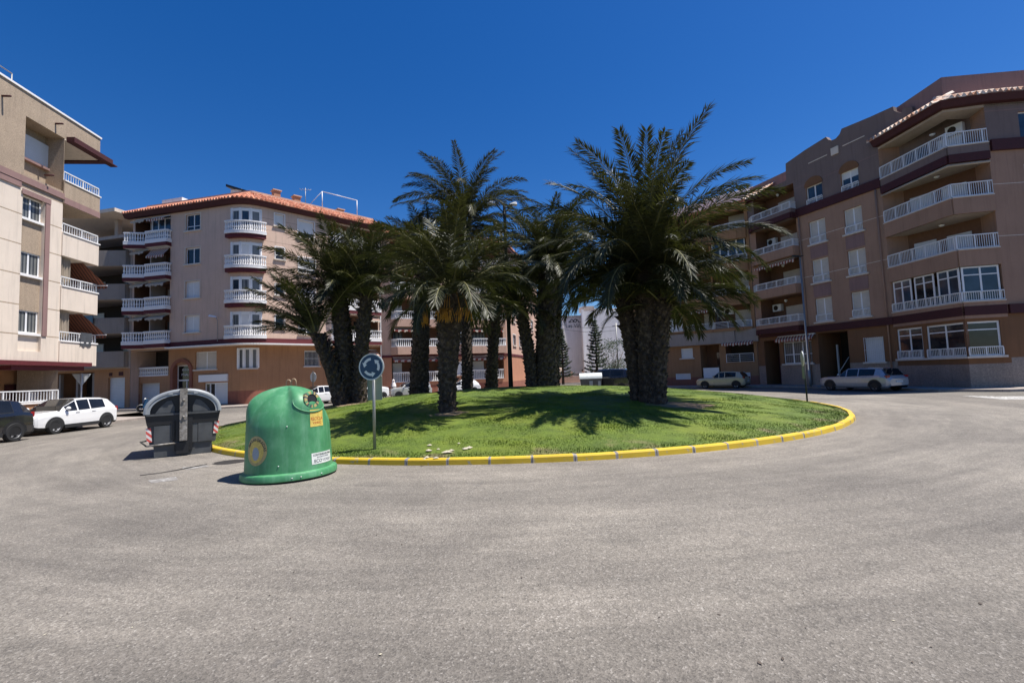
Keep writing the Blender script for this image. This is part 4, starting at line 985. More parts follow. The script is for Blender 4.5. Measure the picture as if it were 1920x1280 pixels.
# ================================================================== orange shaded block with the stone band
def orange_building():
    F = Fac((12.86, 49.6), (21.65, 41.54))
    B = Bld('apartment_building', 'orange shaded block with a pale stone band over the ground floor behind the beige car', (19, 50, 0))
    LV = [5.3, 8.3, 11.3, 14.3]; ZT = 16.6
    a0, a1 = F.uz(1290, 600)[0], F.uz(1338, 600)[0]; b0, b1 = F.uz(1341, 600)[0], F.uz(1409, 600)[0]
    ops = []
    for k, Lk in enumerate(LV):
        top = LV[k+1]-.95 if k < 3 else 16.2
        for a, c in ((a0, a1), (b0, b1)): ops.append(((a, c, Lk-.2, top), 1.4, 'loggia_shade', 'loggia_shade'))
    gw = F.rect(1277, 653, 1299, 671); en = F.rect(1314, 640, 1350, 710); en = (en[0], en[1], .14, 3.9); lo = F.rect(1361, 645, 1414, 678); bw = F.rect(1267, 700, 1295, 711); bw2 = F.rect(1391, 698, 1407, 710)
    ops += [(gw, .2, 'orange4', None), (en, 1.6, 'orange4', 'loggia_shade'), (lo, 1.4, 'loggia_shade', 'dark_interior'), (bw, .1, 'orange4', None), (bw2, .1, 'orange4', None)]
    for k in range(4): ops.append(((1.2, 2.6, LV[k]+.2, LV[k]+1.6), .2, 'orange4', None)); ops.append(((4.0, 5.4, LV[k]+.2, LV[k]+1.6), .2, 'orange4', None))
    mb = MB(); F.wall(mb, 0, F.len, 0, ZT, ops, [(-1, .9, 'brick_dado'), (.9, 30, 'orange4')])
    back_mass(mb, [F.xy(0), (21, 60), (30, 52), F.xy(F.len)], 0, ZT, 'orange4', 'terra_pale'); B.part(mb, 'wall', fix=False)
    mb = MB(); F.b(mb, 0, b0+(b1-b0)*.55, 3.95, 5.1, .004, .35, 'stone'); F.b(mb, b0+(b1-b0)*.55, b1+.5, 3.95, 5.1, .004, .22, 'stone'); B.part(mb, 'string_course')
    for k, Lk in enumerate(LV):
        for j, (a, c) in enumerate(((a0, a1), (b0, b1))):
            pts = [F.xy(a-.03, 0), F.xy(a-.03, .4), F.xy(c-(.6 if j else 0), .4), F.xy(c+.03, .1 if j else .4), F.xy(c+.03, 0)]
            balcony(B, F, pts, Lk, .95 if k else .25, 0, Lk+.62, 'hbars' if k < 2 else 'bars', 'orange4')
            mb = MB(); F.b(mb, a+(c-a)*.45, c-.15, Lk-.15, Lk+1.7, -1.36, -1.3, 'shutter_cream'); B.part(mb, 'balcony_door')
            if k == 0 and j == 0: awning(B, F, a+.05, c-.05, Lk+2.0, Lk+1.85, .4, 'awning_stripe')
        for u in (1.2, 4.0): window(B, F, (u, u+1.4, LV[k]+.2, LV[k]+1.6), 2, .12, .5 if k % 2 else 1)
    aircon(B, F, b0+.9, 7.0, -1.38)
    n = 4
    for i in range(n): window(B, F, (b0+.1+(b1-b0-.2)*i/n, b0+.1+(b1-b0-.2)*(i+1)/n-.02, LV[2]+.65, LV[2]+2.1), 1, .05, 0, sill=False, pane='glass_blue')
    window(B, F, gw, 1, .1, 1); window(B, F, bw, 1, .05, 1, sill=False); window(B, F, bw2, 1, .05, 1, sill=False)
    rail(B, [F.xy(lo[0]+.05, .06), F.xy(lo[1]-.05, .06)], lo[2]-.05, lo[2]+.75, 'hbars'); awning(B, F, lo[0]-.2, lo[1]+.1, lo[3]+.3, lo[3]+.1, .5, 'awning_stripe')
    mb = MB(); F.b(mb, en[0]+.15, en[0]+1.6, .14, 1.75, -.15, -.08, 'white_pvc'); B.part(mb, 'white_gate')
    mb = MB(); F.b(mb, en[1]-.75, en[1]-.1, 1.3, 3.2, -1.5, -1.4, 'glass'); B.part(mb, 'entrance_door')
    mb = MB(); F.b(mb, -.1, F.len, 15.95, 16.35, .004, .5, 'terracotta_wall'); F.b(mb, -.2, F.len, 16.36, 16.65, -.1, .7, 'roof_tile'); F.b(mb, .4, F.len-.2, 16.6, 18.1, -1.5, -1.2, 'pale_wall'); F.b(mb, 7.0, F.len-.2, 18.1, 19.0, -3.6, -3.3, 'pale_wall'); B.part(mb, 'roof')
    return B, F

# ================================================================== white block down the far street
def far_building():
    F = Fac((6.0, 88.0), (13.0, 89.5)); F = Fac((9.6, 88), (13.2, 88.8)); F2 = Fac((13.2, 86.6), (21.5, 88.4))
    B = Bld('apartment_building', 'distant white block with a black painted hotel name high on its blank wall', (13, 90, 0))
    mb = MB()
    H = 12.4
    F.wall(mb, 0, F.len, 0, H, [], [(-1, 1.5, 'stone'), (1.5, 40, 'pale_wall')]); F2.wall(mb, 0, F2.len, 0, H+.6, [], [(-1, 40, 'pale_wall')])
    back_mass(mb, [F.xy(0), (8.5, 101), (23.5, 103), F2.xy(F2.len)], 0, H, 'pale_wall', 'pale_wall')
    mb.face([F.p(F.len, 0), F2.p(0, 0), F2.p(0, H+.6), F.p(F.len, H+.6)], 'white_wall')
    B.part(mb, 'wall', fix=False)
    mb = MB(); F2.b(mb, -.15, .22, 0, H+.9, -.2, .25, 'white_trim'); B.part(mb, 'pilaster')
    mb = MB(); F2.b(mb, .5, 2.6, H+.6, H+1.6, -3, -.4, 'cream_lit'); F2.b(mb, 3.2, 8, H+.6, H+1.4, -4, -2, 'white_wall'); B.part(mb, 'roof')
    for px, py, tx, sz, mt in ((1078, 594.3, 'CLUB HOTEL', .50, 'ink_faded'), (1078.5, 611, 'Las Viñas', 1.05, 'ink')):
        u, z = F.uz(px, py); lettering('lettering', tx, sz, Vector(F.p(u, z, .03))-B.off, F.rot(), mt, B.root)
    mb = MB(); u, z = F.uz(1077, 601.5)
    def stroke(pts, w=.07):
        for (a, b_), (c, d) in zip(pts, pts[1:]): mb.tube([F.p(u+a, z+b_, .04), F.p(u+c, z+d, .04)], w, 'ink', 5)
    stroke([(-1.1, -.25), (-.85, .0), (-.55, .3), (-.25, .1), (-.35, -.25)]); stroke([(-.3, -.3), (0, .25), (.25, .35), (.45, .0), (.2, -.3), (-.1, -.15)]); stroke([(.4, .3), (.7, .1), (.8, -.25), (1.2, -.25)]); stroke([(-1.2, -.25), (-.6, -.2)])
    B.part(mb, 'emblem')
    q = F.rect(1091, 697, 1099, 704); mb = MB(); F.b(mb, q[0], q[1], 1.0, 2.2, .004, .05, 'dark_interior'); B.part(mb, 'window')
    q = F2.rect(1104, 597, 1112, 604); mb = MB(); F2.b(mb, q[0], q[1], q[2], q[3], .004, .05, 'dark_interior'); B.part(mb, 'window')
    # sunlit block with balconies beside it
    A = Fac((6.2, 78), (8.6, 87)); C = Bld('apartment_building', 'distant cream block with balconies in the sun beside the white block', (5, 82, 0))
    mb = MB(); ops = [((u, u+2.2, z, z+1.9), 1, 'loggia_shade', 'dark_interior') for u in (.8, 4.2, 7) for z in (2.2, 5.2, 8.2)]
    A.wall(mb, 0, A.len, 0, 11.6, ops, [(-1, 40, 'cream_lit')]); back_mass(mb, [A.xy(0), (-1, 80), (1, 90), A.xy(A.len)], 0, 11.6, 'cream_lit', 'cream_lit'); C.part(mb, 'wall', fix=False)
    for u in (.8, 4.2, 7):
        for z in (2.2, 5.2, 8.2):
            mb = MB(); A.b(mb, u-.05, u+2.25, z-.2, z+.75, .0, .5, 'cream_lit'); C.part(mb, 'balcony')
    g = Bld('boundary_wall', 'low pinkish boundary wall at the foot of the distant white block', (12, 80, 0), 'wall')
    W = Fac((7.5, 77), (22, 79.5)); mb = MB(); W.b(mb, 0, W.len, 0, 1.1, -.2, 0, 'terra_pale'); g.part(mb, 'wall')
    mb = MB()
    for i in range(8): W.b(mb, i*2, i*2+.3, 1.1, 1.9, -.22, .02, 'terra_pale')
    g.part(mb, 'pillar')
    rail(g, [W.xy(0, -.1), W.xy(W.len, -.1)], 1.1, 1.8, 'bars', None, name='railing', step=.25)
    return B
# ================================================================== ground
def zm(x, y):
    r2 = ((x-ISL[0])**2+(y-ISL[1])**2)/(IR-.15)**2
    return .125+1.08*max(0, 1-r2)*(1-.25*max(0, 1-r2)) + .27*max(0, 1-r2)**2
def ground():
    mb = MB(); mb.face([(-700, -700, 0), (700, -700, 0), (700, 700, 0), (-700, 700, 0)], 'asphalt'); tag(mb.build('road'), kind='structure')
    # lawn mound
    mb = MB(); vs = [(ISL[0], ISL[1], zm(*ISL))]; fs = []; nr, na = 26, 120; rm = random.Random(3)
    for i in range(1, nr+1):
        for j in range(na):
            r = (IR-.15)*i/nr; g = 2*PI*j/na; x, y = ISL[0]+r*math.cos(g), ISL[1]+r*math.sin(g)
            vs.append((x, y, zm(x, y)+(rm.uniform(-.018, .018) if i < nr else -.03)))
    for j in range(na): fs.append((0, 1+j, 1+(j+1) % na))
    for i in range(nr-1):
        for j in range(na): a = 1+i*na+j; b_ = 1+i*na+(j+1) % na; fs.append((a, a+na, b_+na, b_))
    mb.mesh(vs, fs, 'turf', True); tag(mb.build('lawn_ground'), kind='structure')
    # grass blades
    rg = np.random.default_rng(5); n = 230000
    r = (IR-.17)*np.sqrt(rg.random(n)); g = rg.random(n)*2*PI
    near = rg.random(n) < .62; g = np.where(near, -PI/2+rg.normal(0, .75, n), g); r = np.where(near, (IR-.17)*np.sqrt(.15+.85*rg.random(n)), r)
    x = ISL[0]+r*np.cos(g); y = ISL[1]+r*np.sin(g)
    q = np.clip(1-((x-ISL[0])**2+(y-ISL[1])**2)/(IR-.15)**2, 0, 1); z = .125+1.08*q*(1-.25*q)+.27*q**2-.012
    h = rg.uniform(.016, .040, n)*(1+.5*np.sin(x*2.1+np.sin(y*1.7)*2)*np.sin(y*2.7)); w = rg.uniform(.006, .012, n); a = rg.random(n)*PI; la = rg.random(n)*2*PI; ll = h*rg.uniform(.1, .8, n)
    V = np.empty((n, 3, 3), np.float32)
    V[:, 0] = np.stack([x-np.cos(a)*w, y-np.sin(a)*w, z], 1); V[:, 1] = np.stack([x+np.cos(a)*w, y+np.sin(a)*w, z], 1); V[:, 2] = np.stack([x+np.cos(la)*ll, y+np.sin(la)*ll, z+h], 1)
    me = bpy.data.meshes.new('grass'); me.vertices.add(3*n); me.vertices.foreach_set('co', V.ravel()); me.loops.add(3*n); me.loops.foreach_set('vertex_index', np.arange(3*n, dtype=np.int32))
    me.polygons.add(n); me.polygons.foreach_set('loop_start', np.arange(0, 3*n, 3, dtype=np.int32)); me.update(calc_edges=True); me.materials.append(MAT['blades'])
    o = bpy.data.objects.new('grass', me); COL.objects.link(o); tag(o, 'short mown grass on the roundabout mound', 'grass', kind='stuff')
    # kerb ring: stones with open joints, some tilted a little
    mb = MB(); k = 92; rk = random.Random(11)
    for i in range(k):
        g0, g1 = 2*PI*(i+.006)/k, 2*PI*(i+.994)/k; dr = rk.uniform(-.012, .012); dz = rk.uniform(-.008, .008)
        def P(g, r, z): return (ISL[0]+(r+dr)*math.cos(g), ISL[1]+(r+dr)*math.sin(g), z)
        gm = (g0+g1)/2
        prof = [(IR, -.02), (IR-.012, .105+dz), (IR-.03, .13+dz), (IR-.16, .135+dz), (IR-.16, -.02)]
        rings = [[P(g, r, z) for r, z in prof] for g in (g0, g0+rk.uniform(.0006, .003), gm, g1-rk.uniform(.0006, .003), g1)]
        n = len(prof)
        for s_ in range(4):
            m = 'kerb_concrete' if s_ in (0, 3) else 'kerb_paint'
            mb.mesh(rings[s_]+rings[s_+1], [(a, a+1, n+a+1, n+a) for a in range(n-1)], m)
        mb.face(rings[0], 'kerb_concrete'); mb.face(list(reversed(rings[4])), 'kerb_concrete')
    tag(mb.build('kerb'), kind='structure')
    # gutter strip: worn concrete-coloured ring at the foot of the kerb
    # pavements
    def pave(name, pts):
        mb = MB(); mb.prism(pts, -.05, .13, 'paving'); mb2 = mb
        tag(mb.build(name), kind='structure')
    pave('pavement', [(-21.95, -6), (-21.95, 28.6), (-30, 31.2), (-30, 34), (-27, 34), (-27, -6)])
    pave('pavement', [(-50, 43.6), (-35.2, 40.0), (-24.6, 37.3), (-23.2, 37.3), (-21.3, 37.9), (-19.6, 39.1), (-12.0, 47.0), (.8, 52.6), (2.1, 53.4), (6.4, 74), (5, 74), (-3, 58), (-14, 54), (-24, 44), (-36, 45), (-50, 48)])
    pave('pavement', [(11.4, 46.6), (20.4, 38.9), (21.6, 36.3), (23.3, 30.4), (23.5, 26.2), (25.4, 24.2), (60, 22), (60, 30), (30, 34), (24, 43), (14, 52), (12, 50)])
    pave('pavement', [(7.2, 76.8), (24, 79.2), (24, 84), (7, 84)])
    # markings
    def mark(name, px, mat, z=.004):
        mb = MB(); mb.face([gp(x, y, z) for x, y in px], mat); tag(mb.build(name, fix=False), kind='structure')
    mark('road_marking', [(215, 778), (300, 772.5), (300, 775), (215, 781)], 'road_paint'); mark('road_marking', [(212, 787), (290, 781.5), (290, 783), (212, 789.5)], 'road_paint')
    mark('road_marking', [(1800, 741.5), (1870, 743), (1960, 742), (1960, 748), (1880, 748.5), (1840, 745)], 'road_paint')
    mark('road_marking', [(340, 876), (384, 871), (392, 874), (348, 880)], 'road_paint_old'); mark('road_marking', [(278, 900), (330, 893), (334, 899), (284, 905)], 'road_paint_old')
    mb = MB(); c = gp(431, 865.5, .004); pts = [(c.x+.36*math.cos(i*PI/12)*(1+.1*math.sin(i*2.3)), c.y+.34*math.sin(i*PI/12), .004) for i in range(24)]; mb.face(pts, 'iron'); tag(mb.build('road_patch', fix=False), kind='structure')
    mark('road_crack', [(262, 890), (300, 885.5), (330, 880), (388, 869), (389, 870.3), (331, 881.6), (300, 886.6), (263, 891.5)], 'iron')
    # leaf litter and grit on the road
    mb = MB(); rl = random.Random(21)
    for i in range(520):
        y = 1.2+11*rl.random()**1.5; x = rl.uniform(-1.25, 1.25)*max(y, 2.5)
        if (x-ISL[0])**2+(y-ISL[1])**2 < (IR+.1)**2: continue
        s = rl.uniform(.004, .013) if rl.random() < .82 else rl.uniform(.013, .022); g = rl.random()*PI; e = rl.uniform(.25, .7)
        P = lambda a, b_: (x+a*math.cos(g)-b_*math.sin(g), y+a*math.sin(g)+b_*math.cos(g), .004+.3*s*rl.random())
        mb.face([P(-s, 0), P(0, -s*e), P(s, 0), P(0, s*e)], 'bark' if rl.random() < .75 or s > .02 else 'paper_litter')
    tag(mb.build('litter', fix=False), 'scattered leaf crumbs and grit on the asphalt', 'litter', kind='stuff')
    mb = MB(); 
    for px, py, s in ((806, 835, .10), (803, 845, .14), (822, 843, .08), (838, 848, .17), (846, 845, .1), (872, 842, .13), (880, 840, .15), (860, 832, .06), (800, 858, .12), (818, 859, .10), (796, 861, .06)):
        d = ray(px, py); t = 9.0
        while t < 30 and CH+d.z*t > zm(d.x*t, d.y*t)+.01: t += .02
        x, y = d.x*t, d.y*t; k = 9
        s *= .75
        ring = [(x+s*rl.uniform(.5, 1.1)*math.cos(2*PI*i/k), y+s*.8*rl.uniform(.5, 1.1)*math.sin(2*PI*i/k), zm(x, y)+.02) for i in range(k)]
        mb.mesh(ring+[(x, y, zm(x, y)+.03+s*.25)], [(i, (i+1) % k, k) for i in range(k)], 'paper_litter')
    tag(mb.build('rubble', fix=False), 'pale crumbled scraps lying in the grass near the yellow kerb', 'rubble', kind='stuff')
    # bare earth rings at palm feet come with the palms

# ================================================================== palms
def frond(mb, base, az, elev, Lf, droop, rs, leafm, wind=(0, 0), lw=.040, dens=1.0, ll=.5):
    n = 15; pts = []; p = Vector(base); ds = []
    tw = rs.uniform(-.5, .5)
    for i in range(n):
        t = i/(n-1); e = elev-droop*t**1.35
        h = Vector((math.cos(az)*math.cos(e)+wind[0]*t, math.sin(az)*math.cos(e)+wind[1]*t, math.sin(e))).normalized()
        pts.append(p.copy()); ds.append(h); p = p+h*(Lf/(n-1))
    mb.tube(pts, [.032*(1-.85*i/(n-1))+.003 for i in range(n)], 'rachis', 4, False)
    m = int(88*dens*Lf/3.0); vs = []; fs = []
    for k in range(m):
        t = .13+.87*(k+rs.random()*.6)/m; f = t*(n-1); i = min(int(f), n-2); q = pts[i].lerp(pts[i+1], f-i); d = ds[i].lerp(ds[min(i+1, n-1)], f-i).normalized()
        side = d.cross(Vector((0, 0, 1)))
        if side.length < .15: side = Vector((-math.sin(az), math.cos(az), 0))
        side.normalize(); up = side.cross(d).normalized()
        side = (side*math.cos(tw*t)+up*math.sin(tw*t)).normalized(); up = side.cross(d).normalized()
        ln = ll*(.45+.75*math.sin(PI*min(1, t*.86+.1)))*rs.uniform(.8, 1.12)
        for sg in (-1, 1):
            a = R(60-34*t+rs.uniform(-9, 9)); v = rs.uniform(.0, .5)
            o = (d*math.cos(a)+side*sg*math.sin(a)+up*v); o.z -= .18+.38*rs.random(); o.normalize()
            w = o.cross(up); 
            if w.length < .05: continue
            w = w.normalized()*lw*rs.uniform(.75, 1.2); mid = q+o*ln*.42; tip = q+o*ln; tip.z -= ln*.10*rs.random()
            b_ = len(vs); vs += [q, mid+w*.5, tip, mid-w*.5]; fs.append((b_, b_+1, b_+2, b_+3))
    mb.mesh(vs, fs, leafm)
def palm(name, label, base, top, r0, r1, nf, Lf, seed, emax=-25, droop=(40, 85), leafm='palm_leaf', fruit=False, dead=0, wind=(0, 0), group='palms on the roundabout lawn', bulge=0.0, ll=.52, dens=1.0, azbias=None, emin=84):
    rs = random.Random(seed)
    root = thing(name, label, 'palm tree', base, 0, group)
    bx = Vector(base); tp = Vector(top); off = bx
    # trunk with old leaf bases
    mb = MB(); n = 16; k = max(10, int((tp-bx).length/.16)); vs = []; fs = []; rows = []
    for i in range(k+1):
        t = i/k; c = bx.lerp(tp, t)+Vector((0, 0, -.12*(1-t))); s_ = math.sin(PI*t)*.10
        c.x += (tp.x-bx.x)*-s_; c.y += (tp.y-bx.y)*-s_
        r = r0+(r1-r0)*t+bulge*math.exp(-((t-1)/.12)**2)+.12*r0*math.exp(-t*9)
        rows.append((c, r))
        for j in range(n):
            g = 2*PI*(j+.5*(i % 2))/n; rr = r*(1+rs.uniform(-.07, .07)); vs.append((c.x+rr*math.cos(g), c.y+rr*math.sin(g), c.z))
    for i in range(k):
        for j in range(n): fs.append((i*n+j, i*n+(j+1) % n, (i+1)*n+(j+1) % n, (i+1)*n+j))
    mb.mesh(vs, fs, 'palm_bark')
    na = int(k*7)
    for i in range(na):                       # stubs of cut fronds, in a spiral
        t = i/na; c, r = rows[min(k, int(t*k))]; g = i*2.39996; z = bx.z+(tp.z-bx.z)*t; h = rs.uniform(.10, .19); w = .055*rs.uniform(.8, 1.4); ou = rs.uniform(.03, .12)*(1+.8*t)
        dx, dy = math.cos(g), math.sin(g); tx, ty = -dy, dx
        P = lambda a, d, e: (c.x+dx*(r*.95+d)+tx*a, c.y+dy*(r*.95+d)+ty*a, z+e)
        mb.mesh([P(-w, 0, -h*.3), P(w, 0, -h*.3), P(w*.6, ou, h*.7), P(-w*.6, ou, h*.7), P(w*.6, -.02, h*.85), P(-w*.6, -.02, h*.85)], [(0, 1, 2, 3), (3, 2, 4, 5), (0, 3, 5), (1, 4, 2)], 'palm_bark')
    mb.build('trunk', root, off)
    mb = MB()
    for i in range(nf):
        s_ = i/(nf-1); az = i*2.39996+rs.uniform(-.25, .25)
        if azbias is not None and rs.random() < azbias[1]: az = azbias[0]+rs.gauss(0, azbias[2])
        el = R(emin+(emax-emin)*s_**1.05+rs.uniform(-8, 8)); dr = R(droop[0]+(droop[1]-droop[0])*min(1, .25+s_)+rs.uniform(-14, 14))
        rb = r1*.55*(.3+.7*s_); b0 = tp+Vector((math.cos(az)*rb, math.sin(az)*rb, .1-.45*s_*(1 if nf > 30 else .6)))
        frond(mb, b0, az, el, Lf*(.72+.28*math.sin(PI*min(1, s_*.8+.25)))*rs.uniform(.86, 1.08), dr, rs, leafm, wind, ll=ll, dens=dens)
    mb.build('crown', root, off, fix=False)
    if fruit:
        mb = MB()
        for j in range(9):
            az = rs.random()*2*PI; p = tp+Vector((math.cos(az)*r1, math.sin(az)*r1, -.1)); pts = [p+Vector((math.cos(az)*.55*q, math.sin(az)*.55*q, .25*q-.85*q*q)) for q in (0, .35, .7, 1)]
            mb.tube(pts, .012, 'fruit', 4)
            for m in range(16):
                e = pts[-1]+Vector((rs.uniform(-.1, .1), rs.uniform(-.1, .1), 0)); mb.tube([e, e+Vector((rs.uniform(-.12, .12), rs.uniform(-.12, .12), -rs.uniform(.2, .45)))], .009, 'fruit', 3)
        mb.build('fruit_stalks', root, off, fix=False)
    if dead:
        mb = MB()
        for j in range(dead):
            az = rs.random()*2*PI; frond(mb, tp+Vector((math.cos(az)*r1, math.sin(az)*r1, -.5)), az, R(-35), Lf*.55, R(60), rs, 'dead_leaf', dens=.45, ll=.3)
        mb.build('dead_fronds', root, off, fix=False)
    return root
def onm(px, d): # point on the mound seen at pixel column px, at forward distance d
    x = (px-960)/CF*d*1.0; return (x, d, zm(x, d))
def X(px, d, py=700): r = ray(px, py); return r.x/r.y*d
def Z(px, py, d): r = ray(px, py); return CH+r.z/r.y*d

def palms():
    def pl(label, bpx, bd, tpx, tpy, r0, r1, nf, Lf, seed, td=None, **kw):
        x = X(bpx, bd, 740); td = td or bd
        return palm('palm_tree', label, (x, bd, zm(x, bd)), (X(tpx, td, tpy), td, Z(tpx, tpy, td)), r0, r1, nf, Lf, seed, **kw)
    # three-stemmed clump by the corner building
    pl('short palm leaning outward over its clump, its fronds swept towards the corner block', 641, 21.0, 594, 625, .34, .30, 30, 3.5, 1, wind=(-.25, 0), droop=(20, 48), emax=22, azbias=(PI*.98, .6, .5))
    pl('thick palm in the middle of the three-stemmed clump', 652, 21.5, 634, 545, .44, .34, 38, 3.6, 2, wind=(-.2, .0), emax=20, droop=(35, 72), dead=2)
    pl('slim upright palm of the clump, the one closest to the roundabout sign', 673, 21.3, 688, 548, .31, .26, 34, 3.3, 3, emax=22, droop=(30, 65))
    # singles
    pl('low palm with hanging orange fruit stalks standing alone in front on the open lawn', 838, 15.0, 846, 545, .23, .42, 42, 3.2, 4, emax=5, droop=(50, 88), emin=80, fruit=True, bulge=.05)
    pl('palm with a thick rough stem between the front palm and the three-stemmed clump', 786, 26.5, 797, 490, .50, .42, 48, 3.9, 5, emax=8, droop=(60, 95), emin=78, fruit=False)
    pl('tallest palm, its thin stem directly behind the front palm', 877, 27.0, 872, 420, .28, .30, 54, 5.0, 6, emax=0, droop=(62, 105), emin=80, fruit=True, leafm='palm_leaf_warm')
    pl('slim palm whose stem stands just beside the lamp mast', 922, 29.5, 932, 555, .36, .30, 46, 3.1, 7, emax=5, droop=(50, 90))
    # cluster in the centre
    pl('palm curving outward at the edge of the central dark clump', 1000, 23.8, 974, 570, .30, .26, 40, 3.0, 8, emax=0)
    pl('tall thick palm in the middle of the central dark clump', 1024, 24.0, 1028, 500, .55, .46, 52, 4.2, 9, emax=6, droop=(40, 90), dead=1)
    pl('palm of the central clump with its crown over the gap to the white block', 1036, 25.2, 1048, 510, .36, .32, 44, 3.4, 10, emax=18, droop=(30, 66))
    # big clump
    pl('huge palm of the big clump with the highest upright fronds', 1220, 15.9, 1212, 500, .36, .40, 60, 4.9, 23, emax=10, droop=(30, 96), emin=88, bulge=.06, ll=.58)
    pl('palm of the big clump leaning towards the white block, fronds arching over the gap', 1198, 16.3, 1166, 555, .26, .24, 40, 2.7, 12, emax=22, droop=(32, 62))
    pl('lower palm of the big clump spreading its fronds towards the orange shaded block', 1231, 15.6, 1243, 560, .27, .28, 34, 3.4, 13, emax=8, droop=(40, 95), azbias=(.1, .65, .75))
    for i, (px, d, s) in enumerate(((845, 14.7, .5), (1275, 15.4, .8), (655, 20.6, .8))):
        mb = MB(); x = X(px, d, 750); rs = random.Random(i); k = 22; pts = []
        for j in range(k): g = 2*PI*j/k; r = s*rs.uniform(.75, 1.15); pts.append((x+1.5*r*math.cos(g), d+r*.8*math.sin(g)))
        c = (x, d, zm(x, d)+.035); mb.mesh([(a, b_, zm(a, b_)+.004) for a, b_ in pts]+[c], [(j, (j+1) % k, k) for j in range(k)], 'soil', True); tag(mb.build('soil_patch', fix=False), kind='structure')

def norfolk(label, x, y, H, seed, spread=.24):
    rs = random.Random(seed); t = thing('norfolk_pine', label, 'tree', (x, y, 0), 0, 'pines before the white block'); mb = MB(); mb.tube([(x, y, -.05), (x+.05, y, H*.5), (x, y, H)], [.22, .13, .02], 'bark', 8); mb.build('trunk', t, (x, y, 0))
    mb = MB(); z = H*.14
    while z < H*.98:
        f = 1-z/H; Lb = H*spread*(f**.8)*rs.uniform(.7, 1.15)+.15; n = rs.randint(5, 7); a0 = rs.random()*6
        for i in range(n):
            if rs.random() < .12: continue
            g = a0+2*PI*i/n+rs.uniform(-.15, .15); ln = Lb*rs.uniform(.75, 1.1); pts = []
            for k in range(7): q = k/6; pts.append(Vector((x+math.cos(g)*ln*q, y+math.sin(g)*ln*q, z-.06*ln*math.sin(PI*q)+.22*ln*q*q)))
            mb.tube(pts, [.04*(1-.7*k/6) for k in range(7)], 'bark', 4, False)
            for k in range(int(40+ln*34)):
                q = rs.random()**.8*6; i0 = min(5, int(q)); p = pts[i0].lerp(pts[i0+1], q-i0); d = Vector((rs.uniform(-1, 1), rs.uniform(-1, 1), rs.uniform(-.3, 1))).normalized()*rs.uniform(.16, .40); w = d.orthogonal().normalized()*.07; mb.face([p-w, p+w, p+d], 'pine_leaf')
        z += H*.050*(.65+.6*f)
    mb.build('crown', t, (x, y, 0), fix=False)
def bush(name, label, cat, x, y, z0, H, W, n, seed, trunk=True, leaf=.16, dens=1):
    rs = random.Random(seed); t = thing(name, label, cat, (x, y, z0)); 
    if trunk:
        mb = MB()
        for i in range(6): g = rs.random()*6.28; mb.tube([(x, y, z0-.05), (x+.3*W*math.cos(g)*.5, y+.3*W*math.sin(g)*.5, z0+H*.35), (x+W*.4*math.cos(g), y+W*.4*math.sin(g), z0+H*.75)], [.09, .06, .02], 'bark', 5)
        mb.build('trunk', t, (x, y, z0))
    mb = MB()
    for c in range(n):
        g = rs.random()*6.28; r = W*.5*math.sqrt(rs.random()); cz = z0+H*(rs.uniform(.35, 1) if trunk else rs.uniform(.1, .95)); cx, cy = x+r*math.cos(g), y+r*math.sin(g)
        for k in range(40):
            p = Vector((cx, cy, cz))+Vector((rs.gauss(0, 1), rs.gauss(0, 1), rs.gauss(0, .8)))*W*.09; d = Vector((rs.uniform(-1, 1), rs.uniform(-1, 1), rs.uniform(-.6, 1))).normalized()*leaf; w = d.orthogonal().normalized()*leaf*.35; mb.face([p, p+d*.5+w, p+d, p+d*.5-w], 'pine_leaf')
    mb.build('crown', t, (x, y, z0), fix=False)
